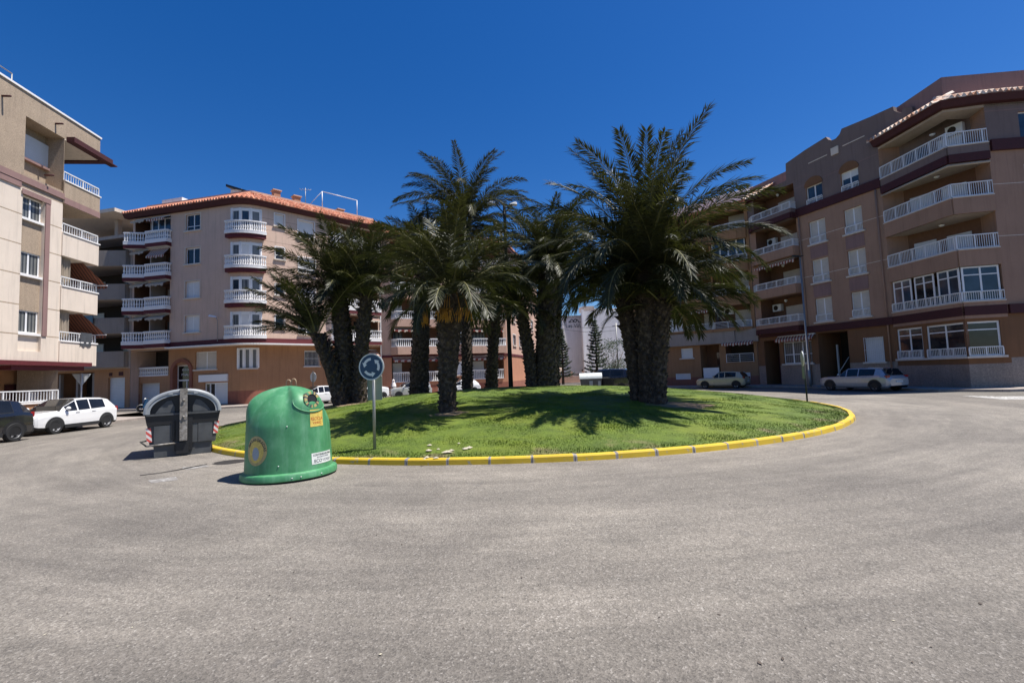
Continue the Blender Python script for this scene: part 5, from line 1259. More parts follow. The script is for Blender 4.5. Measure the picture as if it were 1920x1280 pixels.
# ================================================================== glass igloo
def igloo():
    c = gp(544, 890); c.z = 0
    face = math.atan2(-c.y, -c.x)
    t = thing('glass_recycling_bin', 'big green dome-shaped glass recycling bin standing on the asphalt beside the kerb', 'recycling bin', (c.x, c.y, 0), 0)
    t.rotation_euler = (R(-.9), R(-1.1), 0)
    H = 1.80; fm = [face+R(34), face+R(34+180), face+R(-100)]
    def rad(z, g):
        a = .815-.055*min(1, z/1.12)
        q = max(0, (z-.98)/(H-.98)); rd = a*max(0, 1-q**1.75)**.66
        q2 = max(0, (z-1.15)/(H-1.15)); rh = (a+.01)*max(0, 1-q2**3.6)**.60
        w = 0
        for m in fm:
            dlt = math.atan2(math.sin(g-m), math.cos(g-m)); w = max(w, 1/(1+math.exp((abs(dlt)-.52)*19)))
        return rd*(1-w)+rh*w
    mb = MB(); n = 96; zs = [.10+i*.06 for i in range(16)]+[1.04+i*.035 for i in range(21)]+[1.763, 1.777, 1.788, 1.795, 1.799]
    vs = []; 
    for z in zs:
        for j in range(n): g = 2*PI*j/n; r = rad(z, g); vs.append((r*math.cos(g), r*math.sin(g), z))
    fs = [(i*n+j, i*n+(j+1) % n, (i+1)*n+(j+1) % n, (i+1)*n+j) for i in range(len(zs)-1) for j in range(n)]+[tuple(range((len(zs)-1)*n, len(zs)*n))]
    mb.mesh(vs, fs, 'igloo_green', True)
    mb.build('shell', t)
    mb = MB(); mb.lathe((0, 0, 0), [(.80, .015), (.885, .015), (.896, .03), (.895, .115), (.88, .138), (.83, .148), (.80, .16)], 'igloo_green', 72, True, caps=False); mb.build('base_flange', t, sharp=35)
    # mouth: ring, dark opening, rubber flap
    g = fm[0]; zc = 1.50; rc = rad(zc, g)+.012; nx, ny = math.cos(g), math.sin(g); tilt = .16
    N3 = Vector((nx*math.cos(tilt), ny*math.cos(tilt), math.sin(tilt))); T3 = Vector((-ny, nx, 0)); U3 = N3.cross(T3); ctr = Vector((nx*rc, ny*rc, zc))-N3*.005
    def disc(mb, r, off, mat, rin=0, n=28):
        ps = [ctr+N3*off+(T3*math.cos(2*PI*i/n)+U3*math.sin(2*PI*i/n))*r for i in range(n)]
        if rin:
            qs = [ctr+N3*off+(T3*math.cos(2*PI*i/n)+U3*math.sin(2*PI*i/n))*rin for i in range(n)]
            for i in range(n): mb.face([ps[i], ps[(i+1) % n], qs[(i+1) % n], qs[i]], mat)
        else: mb.face(ps, mat)
    mb = MB()
    for r0, o0, r1, o1, m in ((.165, -.12, .165, .012, 'gold'), (.165, .012, .108, .018, 'gold'), (.108, .018, .108, -.06, 'bin_black')):
        for i in range(28):
            a, b_ = 2*PI*i/28, 2*PI*(i+1)/28; q = lambda r, o, x: ctr+N3*o+(T3*math.cos(x)+U3*math.sin(x))*r
            mm = m if m != 'gold' else ('gold' if i % 3 else 'igloo_green'); mm = 'bin_body' if m == 'gold' and i % 7 in (3, 5) else mm
            mb.face([q(r0, o0, a), q(r0, o0, b_), q(r1, o1, b_), q(r1, o1, a)], mm)
    rg = mb.build('mouth_ring', t, fix=False)
    mb = MB(); disc(mb, .11, .004, 'bin_black'); mb.build('rubber_flap', rg, fix=False)
    mb = MB(); lp = []
    for i in range(31):
        x = PI*.92+PI*1.16*i/30; aa = .36*math.cos(x)/rad(1.47, g); zz = 1.475+.215*math.sin(x); r = rad(zz, g+aa)+.004; lp.append((r*math.cos(g+aa), r*math.sin(g+aa), zz))
    mb.tube(lp, [.016*math.sin(PI*(.06+.88*i/30)) for i in range(31)], 'igloo_green', 8, False); mb.build('mouth_lip', t, fix=False)
    for dg, z in ((2, .07), (12, .075), (-14, .30), (38, .07), (-3, 1.02)):
        mb = MB(); a = face+R(dg); r = (.896 if z < .2 else rad(z, a))+.002; mb.lathe((r*math.cos(a), r*math.sin(a), z), [(0, -.011), (.012, -.006), (.012, .006), (0, .011)], 'sticker_white', 8, caps=False); mb.build('bolt', t)
    # stickers wrapped on the shell
    def patch(name, az, z, w, h, mat, off, round_=False, rot=0):
        mb = MB(); n = 12; vs = []
        if round_:
            k = 32; r0 = rad(z, az); P = lambda a, b_: ((rad(z+b_, az+a/r0)+off)*math.cos(az+a/r0), (rad(z+b_, az+a/r0)+off)*math.sin(az+a/r0), z+b_)
            rings = [[P(q*w/2*math.cos(2*PI*i/k), q*h/2*math.sin(2*PI*i/k)) for i in range(k)] for q in (1, .7, .35)]
            vs = sum(rings, [])+[P(0, 0)]
            fs = [(r*k+i, r*k+(i+1) % k, (r+1)*k+(i+1) % k, (r+1)*k+i) for r in range(2) for i in range(k)]+[(2*k+i, 2*k+(i+1) % k, 3*k) for i in range(k)]
        else:
            for j in range(4):
                for i in range(n+1):
                    a = (i/n-.5)*w; zz = z+(j/3-.5)*h+a*rot; gg = az+a/rad(z, az); r = rad(zz, gg)+off; vs.append((r*math.cos(gg), r*math.sin(gg), zz))
            fs = [(j*(n+1)+i, j*(n+1)+i+1, (j+1)*(n+1)+i+1, (j+1)*(n+1)+i) for j in range(3) for i in range(n)]
        mb.mesh(vs, fs, mat, True); return mb.build(name, t, fix=False)
    def wraptext(parent, text, size, az, z, mat, off, squash=1.0, rot=0, ang=None, ring=None):
        vs, fs = text_mesh(text, size, squash); mb = MB(); out = []; r0 = rad(z, az)
        for v in vs:
            x, y = v.x, v.y
            if ring is not None: th = PI/2+ang-x/ring; rr = ring+y; x, y = rr*math.cos(th), rr*math.sin(th)
            gg = az+x/r0; zz = z+y+x*rot; r = rad(zz, gg)+off+v.z; out.append((r*math.cos(gg), r*math.sin(gg), zz))
        mb.mesh(out, fs, mat); return mb.build('lettering', parent, fix=False)
    az = face+R(40); s = patch('yellow_sticker', az, 1.135, .31, .33, 'sticker_yellow', .004)
    wraptext(s, 'RECICLA', .085, az, 1.12, 'sticker_red', .006, .85); wraptext(s, 'VIDRIO', .06, az, 1.04, 'sticker_red', .006); 
    az = face+R(48); s = patch('white_sticker', az, .355, .56, .215, 'sticker_white', .004)
    wraptext(s, 'CONTENEDOR PARA', .052, az, .42, 'ink', .006); wraptext(s, 'ENVASES DE VIDRIO', .036, az+.0, .375, 'ink_faded', .006); wraptext(s, 'ECO', .085, az-.17, .305, 'ink', .006, 1.1); wraptext(s, 'VIDRIO', .075, az+.12, .305, 'ink_faded', .006, 1.05)
    az = face+R(-47); s = patch('round_emblem', az, .60, .50, .55, 'gold', .004, True); s2 = patch('emblem_field', az, .585, .36, .42, 'sticker_yellow', .006, True); s2.parent = s
    wraptext(s, 'DA LAS GRACIAS', .075, az, .59, 'ink', .007, 1.0, ang=-.2, ring=.208)
    q = patch('emblem_shape', az, .545, .17, .24, 'grey_blue', .008, True); q.parent = s

# ================================================================== grey side-loading container
def container():
    pl, pr = gp(288, 861), gp(395, 846); d = (pr-pl); w0 = d.length; d.normalize(); c = (pl+pr)/2
    ra = math.atan2(c.y, c.x); rz = ra-PI/2-R(1.5); v = pr-pl; s = abs(v.x*math.sin(ra)-v.y*math.cos(ra))/1.38
    t = thing('waste_container', 'large dark grey refuse container with a pale arched lid standing beside the kerb', 'waste container', (c.x, c.y, 0), rz)
    Dp = 1.75; mb = MB()
    hb = 1.12*1.12
    def sec(y, ins=0): return [(-.69*s+ins, y, .0), (.69*s-ins, y, .0), (.71*s-ins, y, .30), (.80*s-ins, y, .32), (.86*s-ins, y, .86), (-.86*s+ins, y, .86), (-.80*s+ins, y, .32), (-.71*s+ins, y, .30)]
    a, b_ = sec(0), sec(Dp); n = len(a); mb.mesh(a+b_, [tuple(range(n)), tuple(reversed(range(n, 2*n)))]+[(i, (i+1) % n, n+(i+1) % n, n+i) for i in range(n)], 'bin_body')
    body = mb.build('body', t)
    mb = MB()                               # black collar under the lid
    zc0, zc1 = .86, 1.16
    for (x0, x1) in ((-.92*s, .92*s),):
        mb.hexa([(x0+.05, -.05, zc0), (x1-.05, -.05, zc0), (x1-.05, Dp+.05, zc0), (x0+.05, Dp+.05, zc0)], [(x0, -.06, zc1), (x1, -.06, zc1), (x1, Dp+.06, zc1), (x0, Dp+.06, zc1)], 'bin_black')
    mb.box((0, -.075, zc1-.025), (1.78*s, .035, .05), 'bin_body'); mb.build('collar', t)
    # arched lid
    mb = MB(); k = 22; top = 1.80
    def arc(q, h, z0): return [(-q*math.cos(PI*i/k), z0+h*math.sin(PI*i/k)**.85) for i in range(k+1)]
    o = arc(.95*s, top-zc1, zc1); o2 = arc(.90*s, top-zc1-.03, zc1); i_ = arc(.80*s, top-zc1-.15, zc1)
    ys = [-.10, -.06, -.06, .3, .34, Dp-.34, Dp-.3, Dp+.1]
    def strip(A, ya, Bq, yb, m, sm=True): 
        mb.mesh([(x, ya, z) for x, z in A]+[(x, yb, z) for x, z in Bq], [(j, j+1, k+1+j+1, k+1+j) for j in range(k)], m, sm)
    strip(o, -.085, o, Dp+.085, 'bin_lid'); strip(o, -.085, o2, -.105, 'bin_lid'); strip(o2, -.105, arc(.865*s, top-zc1-.075, zc1), -.105, 'bin_lid'); strip(arc(.865*s, top-zc1-.075, zc1), -.105, arc(.855*s, top-zc1-.085, zc1), -.085, 'bin_lid'); strip(arc(.855*s, top-zc1-.085, zc1), -.085, i_, -.09, 'bin_lid'); strip(i_, -.09, i_, .02, 'bin_lid'); strip(o, Dp+.085, i_, Dp+.085, 'bin_lid')
    for sx in (-.32, .3): mb.box((sx*s, -.10, top-.11), (.10, .03, .06), 'bin_lid')
    mb.build('lid', t, fix=False, sharp=40)
    mb = MB(); pts = [(x, .0, z) for x, z in i_]; mb.face(pts, 'bin_black'); pts2 = [(x, Dp, z) for x, z in i_]; mb.face(pts2, 'bin_black'); mb.build('lid_end', t); mb = MB()
    for sg in (-1, 1):
        q = [(sg*.68*s, zc1+.01), (sg*.22*s, zc1+.01), (sg*.22*s, zc1+.17), (sg*.30*s, zc1+.34), (sg*.40*s, zc1+.33), (sg*.56*s, zc1+.18)]; m = len(q)
        mb.mesh([(x, -.03, z) for x, z in q]+[(x, .0, z) for x, z in q], [tuple(range(m)), tuple(reversed(range(m, 2*m)))]+[(i, (i+1) % m, m+(i+1) % m, m+i) for i in range(m)], 'bin_body')
        mb.build('end_panel', t); mb = MB()
    mb = MB()                               # raised panels and ribs of the end wall
    for x0, x1, z0, z1, y in ((-.70*s, -.26*s, .34, .84, -.02), (.36*s, .72*s, .34, .9, -.02), (.2*s, .345*s, .34, .86, -.012)): mb.box(((x0+x1)/2, y, (z0+z1)/2), (x1-x0, .05, z1-z0), 'bin_body')
    mb.box((0, -.035, .62), (.44*s, .07, .95), 'bin_black'); mb.box((-.02, -.06, .22), (.30*s, .14, .30), 'bin_black'); mb.box((-.24*s, -.04, .7), (.10, .06, .5), 'bin_black'); mb.build('end_ribs', t)
    mb = MB(); mb.box((0.0, -.15, 1.115), (.185*s, .09, 1.40), 'galvanised'); mb.box((0, -.165, .985), (.17*s, .085, .02), 'galvanised')
    for z in (1.5, 1.05): mb.lathe((.0, -.2, z), [(.03, 0), (.03, -.03), (.0, -.03)], 'galvanised', 8, axis='Y', caps=False)
    mb.build('lifting_post', t)
    mb = MB(); mb.tube([(-.1*s, -.10, .36), (-.86*s, -.12, .34)], .022, 'galvanised', 8); mb.tube([(-.86*s, -.12, .34), (-1.0*s, -.05, .46), (-.84*s, .05, .47)], .022, 'pole_dark', 8); mb.build('pedal_bar', t)
    for sg, z in ((-1, .78), (1, .88)):
        mb = MB(); mb.hexa([(sg*.80*s-.055, -.022, z-.35), (sg*.80*s+.055*(1 if sg > 0 else 1), -.022, z-.35), (sg*.80*s+.05, -.002, z-.35), (sg*.80*s-.05, -.002, z-.35)], [(sg*.835*s-.055, -.022, z+.02), (sg*.835*s+.055, -.022, z+.02), (sg*.835*s+.05, -.002, z+.02), (sg*.835*s-.05, -.002, z+.02)], 'hazard'); mb.build('hazard_strip', t)
    # distant container with a white lid
    x, y = X(1107, 42, 700), 42.0
    t = thing('waste_container', 'distant dark container with a bright white lid beyond the lawn', 'waste container', (x, y, 0), R(-8))
    mb = MB(); mb.hexa([(-.82, -.6, .1), (.82, -.6, .1), (.82, .6, .1), (-.82, .6, .1)], [(-.95, -.75, 1.2), (.95, -.75, 1.2), (.95, .75, 1.2), (-.95, .75, 1.2)], 'bin_body'); mb.box((0, -.7, .75), (.3, .16, .5), 'bin_lid'); mb.box((.72, -.7, .6), (.22, .12, .75), 'bin_lid'); mb.build('body', t)
    mb = MB(); k = 12; A = [(-.98, -.8*math.cos(PI*i/k), 1.2+.5*math.sin(PI*i/k)**.8) for i in range(k+1)]; mb.mesh(A+[(.98, y_, z_) for _, y_, z_ in A], [(i, i+1, k+2+i, k+1+i) for i in range(k)]+[tuple(range(k+1)), tuple(reversed(range(k+1, 2*k+2)))], 'bin_white', True); mb.build('lid', t, sharp=40)
    mb = MB()
    for sx in (-.7, .7):
        for sy in (-.45, .45): mb.lathe((sx, sy, .1), [(.1, -.04), (.1, .04)], 'rubber', 10, axis='Y')
    mb.build('wheel', t)

# ================================================================== signs, lamps
def round_sign():
    d = 11.25; x = X(702.5, d, 838); z0 = zm(x, d)
    t = thing('roundabout_sign', 'round blue roundabout sign with three circling arrows on a grey post before the palms', 'road sign', (x, d, z0))
    mb = MB(); mb.tube([(0, 0, -.1), (0, 0, Z(702, 690, d)-z0+.15)], .036, 'pole_grey', 10); mb.build('pole', t)
    zc = Z(700, 687.5, d)-z0; az = math.atan2(-d, -x)-R(26); n = Vector((math.cos(az), math.sin(az), 0)); sd = Vector((-n.y, n.x, 0)); up = Vector((0, 0, 1)); c = Vector((0, 0, zc))+n*.06-sd*.02; Rr = .315
    def P(a, b_, o): return c+sd*a+up*b_+n*o
    k = 40; mb = MB(); cir = lambda r, o: [P(r*math.cos(2*PI*i/k), r*math.sin(2*PI*i/k), o) for i in range(k)]
    def ring(r0, o0, r1, o1, m): A, B_ = cir(r0, o0), cir(r1, o1); [mb.face([A[i], A[(i+1) % k], B_[(i+1) % k], B_[i]], m) for i in range(k)]
    mb.face(cir(Rr-.025, .0), 'sign_blue'); mb.face(cir(Rr, -.03), 'sign_back'); ring(Rr, -.03, Rr, .012, 'sign_back'); ring(Rr, .012, Rr-.025, .010, 'sign_white'); ring(Rr-.025, .010, Rr-.025, 0, 'sign_white'); disc = mb.build('sign_face', t, fix=False)
    for q in range(3):
        mb = MB(); a0 = R(92+120*q)
        for i in range(8):
            a, b_ = a0+R(78)*i/10, a0+R(78)*(i+1)/10; mb.face([P(.155*math.cos(a), .155*math.sin(a), .004), P(.155*math.cos(b_), .155*math.sin(b_), .004), P(.215*math.cos(b_), .215*math.sin(b_), .004), P(.215*math.cos(a), .215*math.sin(a), .004)], 'sign_white')
        a = a0+R(62); e = a0+R(92); mb.face([P(.120*math.cos(a), .120*math.sin(a), .004), P(.25*math.cos(a), .25*math.sin(a), .004), P(.185*math.cos(e), .185*math.sin(e), .004)], 'sign_white'); mb.build('arrow', disc, fix=False)
    za, zb = Z(703, 750, d)-z0, Z(703, 706, d)-z0; mb = MB(); q = -n*.06
    mb.box((q.x, q.y, (za+zb)/2), (.34, .02, zb-za), 'panel_green', math.atan2(sd.y, sd.x)+R(14)); mb.build('panel', t)
    # its twin across the island, seen edge-on
    d = 20.6; x = X(1513, d, 745); z0 = zm(x, d)
    t = thing('roundabout_sign', 'roundabout sign seen edge-on by the tan shaded block, with a narrow board under it', 'road sign', (x, d, z0)); zc = Z(1509, 672, d)-z0; mb = MB(); mb.tube([(0, 0, -.1), (0, 0, zc+.1)], .035, 'pole_dark', 8); mb.build('pole', t)
    va = math.atan2(d, x); mb = MB(); sd = Vector((math.cos(va+.17), math.sin(va+.17), 0)); n = Vector((-sd.y, sd.x, 0)); k = 32
    for o in (-.015, .015): mb.face([Vector((0, 0, zc))+n*(.06+o)+sd*.33*math.cos(2*PI*i/k)+Vector((0, 0, .33*math.sin(2*PI*i/k))) for i in range(k)], 'sign_back' if o > 0 else 'sign_blue')
    A = [[Vector((0, 0, zc))+n*(.06+o)+sd*.33*math.cos(2*PI*i/k)+Vector((0, 0, .33*math.sin(2*PI*i/k))) for i in range(k)] for o in (-.015, .015)]
    for i in range(k): mb.face([A[0][i], A[0][(i+1) % k], A[1][(i+1) % k], A[1][i]], 'sign_white')
    mb.build('sign_face', t, fix=False); mb = MB(); mb.box((n.x*.06, n.y*.06, zc-.62), (.42, .025, .52), 'panel_green', math.atan2(sd.y, sd.x)); mb.build('panel', t)
def small_things():
    # give-way sign seen from behind
    x, y = X(152, 27.5, 745), 27.5
    t = thing('yield_sign', 'triangular give-way sign seen from behind, rising over the white car', 'road sign', (x, y, .1)); mb = MB(); mb.tube([(0, 0, 0), (0, 0, 2.75)], .04, 'sign_white', 8); mb.build('pole', t)
    mb = MB(); a = math.atan2(y, x)-PI/2; co, si = math.cos(a), math.sin(a); T = lambda u, z, o: (u*co-o*si, u*si+o*co, z)
    tr = [(-.42, 2.72), (.42, 2.72), (0, 1.98)]; mb.mesh([T(u, z, .05) for u, z in tr]+[T(u, z, .075) for u, z in tr], [(0, 1, 2), (5, 4, 3), (0, 1, 4, 3), (1, 2, 5, 4), (2, 0, 3, 5)], 'sign_back'); mb.build('sign_face', t)
    # round sign back by the corner building
    d = 33.0; x = X(587, d, 740)
    t = thing('road_sign', 'small round sign seen from behind on a thin dark pole above the green bin', 'road sign', (x, d, .0)); mb = MB(); mb.tube([(0, 0, 0), (0, 0, 2.6)], .035, 'pole_dark', 8); mb.build('pole', t); mb = MB(); mb.lathe((0, .06, Z(587, 707, d)), [(.0, .012), (.29, .012), (.30, 0), (.29, -.012), (0, -.012)], 'sign_back', 24, axis='Y', caps=False); o = mb.build('sign_face', t, sharp=30); o.scale = (.75, 1, 1.15); o.location.z = -.15*Z(587, 707, d)
    # bicycle rack hoops
    for i, (px, hgt) in enumerate(((541, 0), (551, .06))):
        d = 35.0; x = X(px, d, 740); t = MB(); t.tube([(x-.16, d, 0), (x-.16, d, 1.85+hgt)]+[(x-.16*math.cos(PI*k/8), d, 1.85+hgt+.2*math.sin(PI*k/8)) for k in range(1, 8)]+[(x+.16, d, 1.85+hgt), (x+.16, d, 1.4)], .045, 'tan_metal', 8)
        o = t.build('bent_post', None); tag(o, 'tan bent-over metal post just behind the green bin, ' + ('the shorter, closer to the shop' if i == 0 else 'the taller, closer to the round sign'), 'post', 'tan bent posts behind the green bin')
    # lamp on a short pole fixed to the corner building's string course
    p = Vector(FL.p(FL.uz(412, 640)[0], 5.6, .24)); t = thing('wall_lamp', 'small white-headed lamp on a thin pole fixed above the maroon band of the corner block', 'lamp', p); zt = 2.05; mb = MB()
    mb.tube([(0, 0, 0), (0, 0, zt-.25), (-.12, -.05, zt+.05)], .028, 'pole_grey', 8); mb.build('pole', t)
    mb = MB(); mb.mesh([(-.08, -.14, zt), (-.08, .1, zt), (-.72, .1, zt+.10), (-.72, -.16, zt+.10), (-.1, -.1, zt+.12), (-.1, .08, zt+.12), (-.66, .06, zt+.26), (-.66, -.1, zt+.26)], [(3, 2, 1, 0), (4, 5, 6, 7), (0, 1, 5, 4), (1, 2, 6, 5), (2, 3, 7, 6), (3, 0, 4, 7)], 'white_pvc'); mb.build('lamp_head', t)
    # street lamp by the tan building
    d = 34.6; x = X(1519, d, 720); t = thing('street_lamp', 'tall dark street lamp on the pavement of the tan shaded block', 'street lamp', (x, d, .13)); zt = Z(1501, 482, d)-.13; mb = MB(); mb.tube([(0, 0, 0), (0, 0, 1.2), (0, 0, 1.21), (0, 0, zt)], [.11, .10, .075, .05], 'pole_grey', 10); mb.build('pole', t); mb = MB(); mb.mesh([(.05, -.1, zt), (.05, .1, zt), (-.6, .13, zt+.06), (-.6, -.13, zt+.06), (.3, -.06, zt+.1), (.3, .06, zt+.1), (-.55, .08, zt+.16), (-.55, -.08, zt+.16)], [(3, 2, 1, 0), (4, 5, 6, 7), (0, 1, 5, 4), (1, 2, 6, 5), (2, 3, 7, 6), (3, 0, 4, 7)], 'pole_dark'); mb.build('lamp_head', t)
    # lamp mast in the middle of the island
    d = 25.5; x = X(957, d, 700); z0 = zm(x, d); zt = Z(950, 384, d)-z0; t = thing('lamp_mast', 'tall dark lamp mast with white-topped heads rising out of the palms', 'street lamp', (x, d, z0)); mb = MB(); mb.tube([(0, 0, -.1), (0, 0, 3), (0, 0, zt)], [.13, .11, .08], 'pole_dark', 10)
    for sx in (-1, 1): mb.tube([(0, 0, zt-.5), (sx*.45, -.1, zt)], .035, 'pole_dark', 6)
    mb.build('pole', t)
    for a, b_ in ((-.72, -.15), (.5, .1)): mb = MB(); mb.mesh([(a-.22, b_-.15, zt), (a+.22, b_-.15, zt), (a+.22, b_+.15, zt), (a-.22, b_+.15, zt), (a-.16, b_-.1, zt+.12), (a+.16, b_-.1, zt+.16), (a+.22, b_+.1, zt+.16), (a-.22, b_+.1, zt+.16)], [(3, 2, 1, 0), (4, 5, 6, 7), (0, 1, 5, 4), (1, 2, 6, 5), (2, 3, 7, 6), (3, 0, 4, 7)], 'white_pvc'); mb.build('lamp_head', t)
    # far utility pole and overhead cables
    x, y = X(1157, 76, 650), 76.0; t = thing('utility_pole', 'thin dark utility pole in front of the distant white block', 'utility pole', (x, y, 0)); mb = MB(); mb.tube([(0, 0, 0), (0, 0, 9.5)], [.14, .10], 'pole_grey', 8); mb.build('pole', t); mb = MB(); mb.box((0, 0, 9.0), (1.2, .1, .1), 'pole_grey'); mb.build('crossarm', t)
    for i, (dz, lb) in enumerate(((8.95, 'upper'), (8.3, 'lower'))):
        mb = MB(); a = Vector((x, y, dz)); b_ = Vector((X(1040, 70, 640), 70, dz+.3)); mb.tube([a.lerp(b_, q/8)-Vector((0, 0, .5*math.sin(PI*q/8))) for q in range(9)], .03, 'pole_dark', 4); tag(mb.build('overhead_cable'), lb+' of two dark cables hanging across the front of the distant white block', 'cable')
    norfolk('dark Norfolk pine standing before the painted hotel name', X(1117, 70, 650), 70, 9.6, 1, .23); norfolk('thinner Norfolk pine beside the cream balconies far away', X(1053, 72, 650), 72, 8.6, 2, .22)
    bush('tree', 'small loose tree with a crooked stem beside the taller Norfolk pine', 'tree', X(1147, 68, 670), 68, 0, 6.0, 4.2, 34, 5, leaf=.2)
    bush('hedge', 'clipped dark hedge at the foot of the utility pole', 'hedge', X(1162, 74, 690), 74, 0, 3.2, 3.0, 40, 6, trunk=False, leaf=.18)
    # person on the pavement
    x, y = X(738, 46.0, 730), 46.0; t = thing('person', 'person in dark clothes with a pale shawl walking by the terracotta block', 'person', (x, y, .0)); me = bpy.data.meshes.new('body')
    V = [(0, 0, .9), (0, 0, 1.15), (0, -.01, 1.38), (0, -.02, 1.48), (0, -.03, 1.6), (0, -.03, 1.7), (.1, 0, .86), (.12, -.06, .48), (.12, .04, .08), (.12, -.1, .03), (-.1, 0, .86), (-.11, .08, .48), (-.11, .2, .1), (-.11, .08, .04), (.17, 0, 1.36), (.24, -.02, 1.1), (.22, -.14, .9), (-.17, 0, 1.36), (-.24, .02, 1.1), (-.22, -.08, .9)]
    E = [(0, 1), (1, 2), (2, 3), (3, 4), (4, 5), (0, 6), (6, 7), (7, 8), (8, 9), (0, 10), (10, 11), (11, 12), (12, 13), (2, 14), (14, 15), (15, 16), (2, 17), (17, 18), (18, 19)]
    rad = [.16, .15, .15, .06, .095, .08, .10, .07, .045, .04, .10, .07, .045, .04, .07, .05, .035, .07, .05, .035]
    me.from_pydata(V, E, []); me.materials.append(MAT['cloth_dark']); o = bpy.data.objects.new('body', me); COL.objects.link(o); o.parent = t; o.rotation_euler = (0, 0, 1.1)
    m = o.modifiers.new('s', 'SKIN'); sv = me.skin_vertices[0].data
    for i, r in enumerate(rad): sv[i].radius = (r, r)
    sv[0].use_root = True; o.modifiers.new('d', 'SUBSURF').levels = 1
    mb = MB(); mb.lathe((0, 0, 0), [(.0, 1.80), (.11, 1.74), (.125, 1.62), (.13, 1.5), (.24, 1.3), (.27, 1.05)], 'cloth_pale', 12, True, caps=False); q = mb.build('shawl', t)
    mb = MB(); mb.lathe((.06, -.085, 1.61), [(0, .08), (.05, .05), (.06, 0), (.05, -.06), (0, -.08)], 'skin', 8, caps=False); mb.build('face', t)
# ================================================================== vehicles (front towards local +x)
def car(name, label, loc, rz, Lc, W, H, paint, st, wheels, wr, cat='car', suv=False, group=None, rim='rim_metal', clad=None, lampz=None):
    """st rows: x/L from rear, sill z, belt z, top z, roof half width/W, plan width factor, flags (W windscreen, S side glass from here on, R rear glass)"""
    t = thing(name, label, cat, (loc[0], loc[1], 0), rz, group)
    hw = W/2; body, gl, cl = MB(), MB(), MB(); secs = []
    for (x, zb, zk, zt, wr_, wf, fl) in st:
        X_ = (x-.5)*Lc; w = hw*wf
        secs.append([(w*.90, zb), (w*.985, zb+.10), (w, zb+.32*(zk-zb)+.08), (w*1.0, zk-.12), (w*.965, zk), (w*wr_+.02, zt-.05), (w*wr_*.86, zt-.008), (0, zt)])
    def V(i, j, sg): y, z = secs[i][j]; return ((st[i][0]-.5)*Lc, sg*y, z)
    nj = len(secs[0])
    for sg in (-1, 1):
        for i in range(len(st)-1):
            fl = st[i][6]
            for j in range(nj-1):
                q = [V(i, j, sg), V(i+1, j, sg), V(i+1, j+1, sg), V(i, j+1, sg)]
                if j == 4 and 'S' in fl:
                    a, b_, c, d = [Vector(p) for p in q]; e = .018/max(.1, (b_-a).length); f = .03/max(.06, (d-a).length)
                    L_ = lambda s_, v: (a.lerp(b_, s_)).lerp(d.lerp(c, s_), v)
                    I = [L_(e, f), L_(1-e, f), L_(1-e, 1-f), L_(e, 1-f)]; O = [a, b_, c, d]
                    for k in range(4): body.face([O[k], O[(k+1) % 4], I[(k+1) % 4], I[k]], paint if k == 2 and 'B' not in fl else 'bin_black', False)
                    gl.face([p*1 for p in I], 'car_glass')
                elif j in (5, 6) and ('W' in fl or 'R' in fl): gl.face(q, 'car_glass', True)
                elif suv and j == 0: cl.face(q, 'cladding', True)
                else: body.face(q, paint, True)
    n = nj
    for i in (0, len(st)-1):
        body.face([V(i, j, 1) for j in range(nj)]+[V(i, j, -1) for j in reversed(range(nj-1))], paint)
    body.face([V(i, 0, 1) for i in range(len(st))]+[V(i, 0, -1) for i in reversed(range(len(st)))], 'cladding')
    bo = body.build('body', t, sharp=38); gl.build('window', t, fix=False)
    # wheel arches and wheels
    for xf in wheels:
        for sg in (-1, 1):
            x = (xf-.5)*Lc; y = sg*(hw*.985); k = 20
            am = clad or 'bin_black'
            cl.mesh([(x+(wr*1.24)*math.cos(PI*i/k), y+sg*.018, max(.16, wr+(wr*1.24)*math.sin(PI*i/k))) for i in range(k+1)]+[(x, y+sg*.018, wr*.6)], [(i, i+1, k+1) for i in range(k)], am)
            cl.mesh([(x+(wr*1.24)*math.cos(PI*i/k), y+sg*.018, max(.16, wr+(wr*1.24)*math.sin(PI*i/k))) for i in range(k+1)]+[(x+(wr*1.26)*math.cos(PI*i/k), y-sg*.06, max(.16, wr+(wr*1.26)*math.sin(PI*i/k))) for i in range(k+1)], [(i, i+1, k+2+i, k+1+i) for i in range(k)], am)
            tw = MB(); tw.lathe((x, y-sg*.07, wr), [(wr*.62, -.1), (wr*.92, -.105), (wr, -.07), (wr, .07), (wr*.92, .105), (wr*.62, .1)], 'rubber', 26, True, 'Y', caps=False); wh = tw.build('wheel', t, sharp=40)
            rm = MB(); yo = y-sg*.07+sg*.075
            rm.lathe((x, yo, wr), [(wr*.66, sg*.025), (wr*.60, sg*.0), (wr*.60, -sg*.03), (0, -sg*.03)], rim, 24, True, 'Y', caps=False)
            rm.mesh([(x+wr*.585*math.cos(2*PI*i/20), yo-sg*.027, wr+wr*.585*math.sin(2*PI*i/20)) for i in range(20)], [tuple(range(20))], 'bin_black')
            for q in range(5):
                g = 2*PI*q/5+.3; c, s_ = math.cos(g), math.sin(g); P = lambda r, o: (x+r*c-o*s_, yo+sg*.012, wr+r*s_+o*c)
                rm.mesh([P(.02, -wr*.15), P(wr*.62, -wr*.09), P(wr*.62, wr*.09), P(.02, wr*.15)], [(0, 1, 2, 3)], rim)
            rm.build('rim', wh, fix=False, sharp=40)
    if suv:
        cl.box((Lc/2-.03, 0, .38), (.12, W*.72, .18), 'cladding'); cl.box((-Lc/2+.03, 0, .42), (.12, W*.8, .24), 'cladding')
        for sg in (-1, 1): cl.box((0, sg*(hw+.002), .30), (Lc*.42, .03, .16), 'cladding')
    cl.build('trim', t, fix=False)
    zl = lampz or H*.52
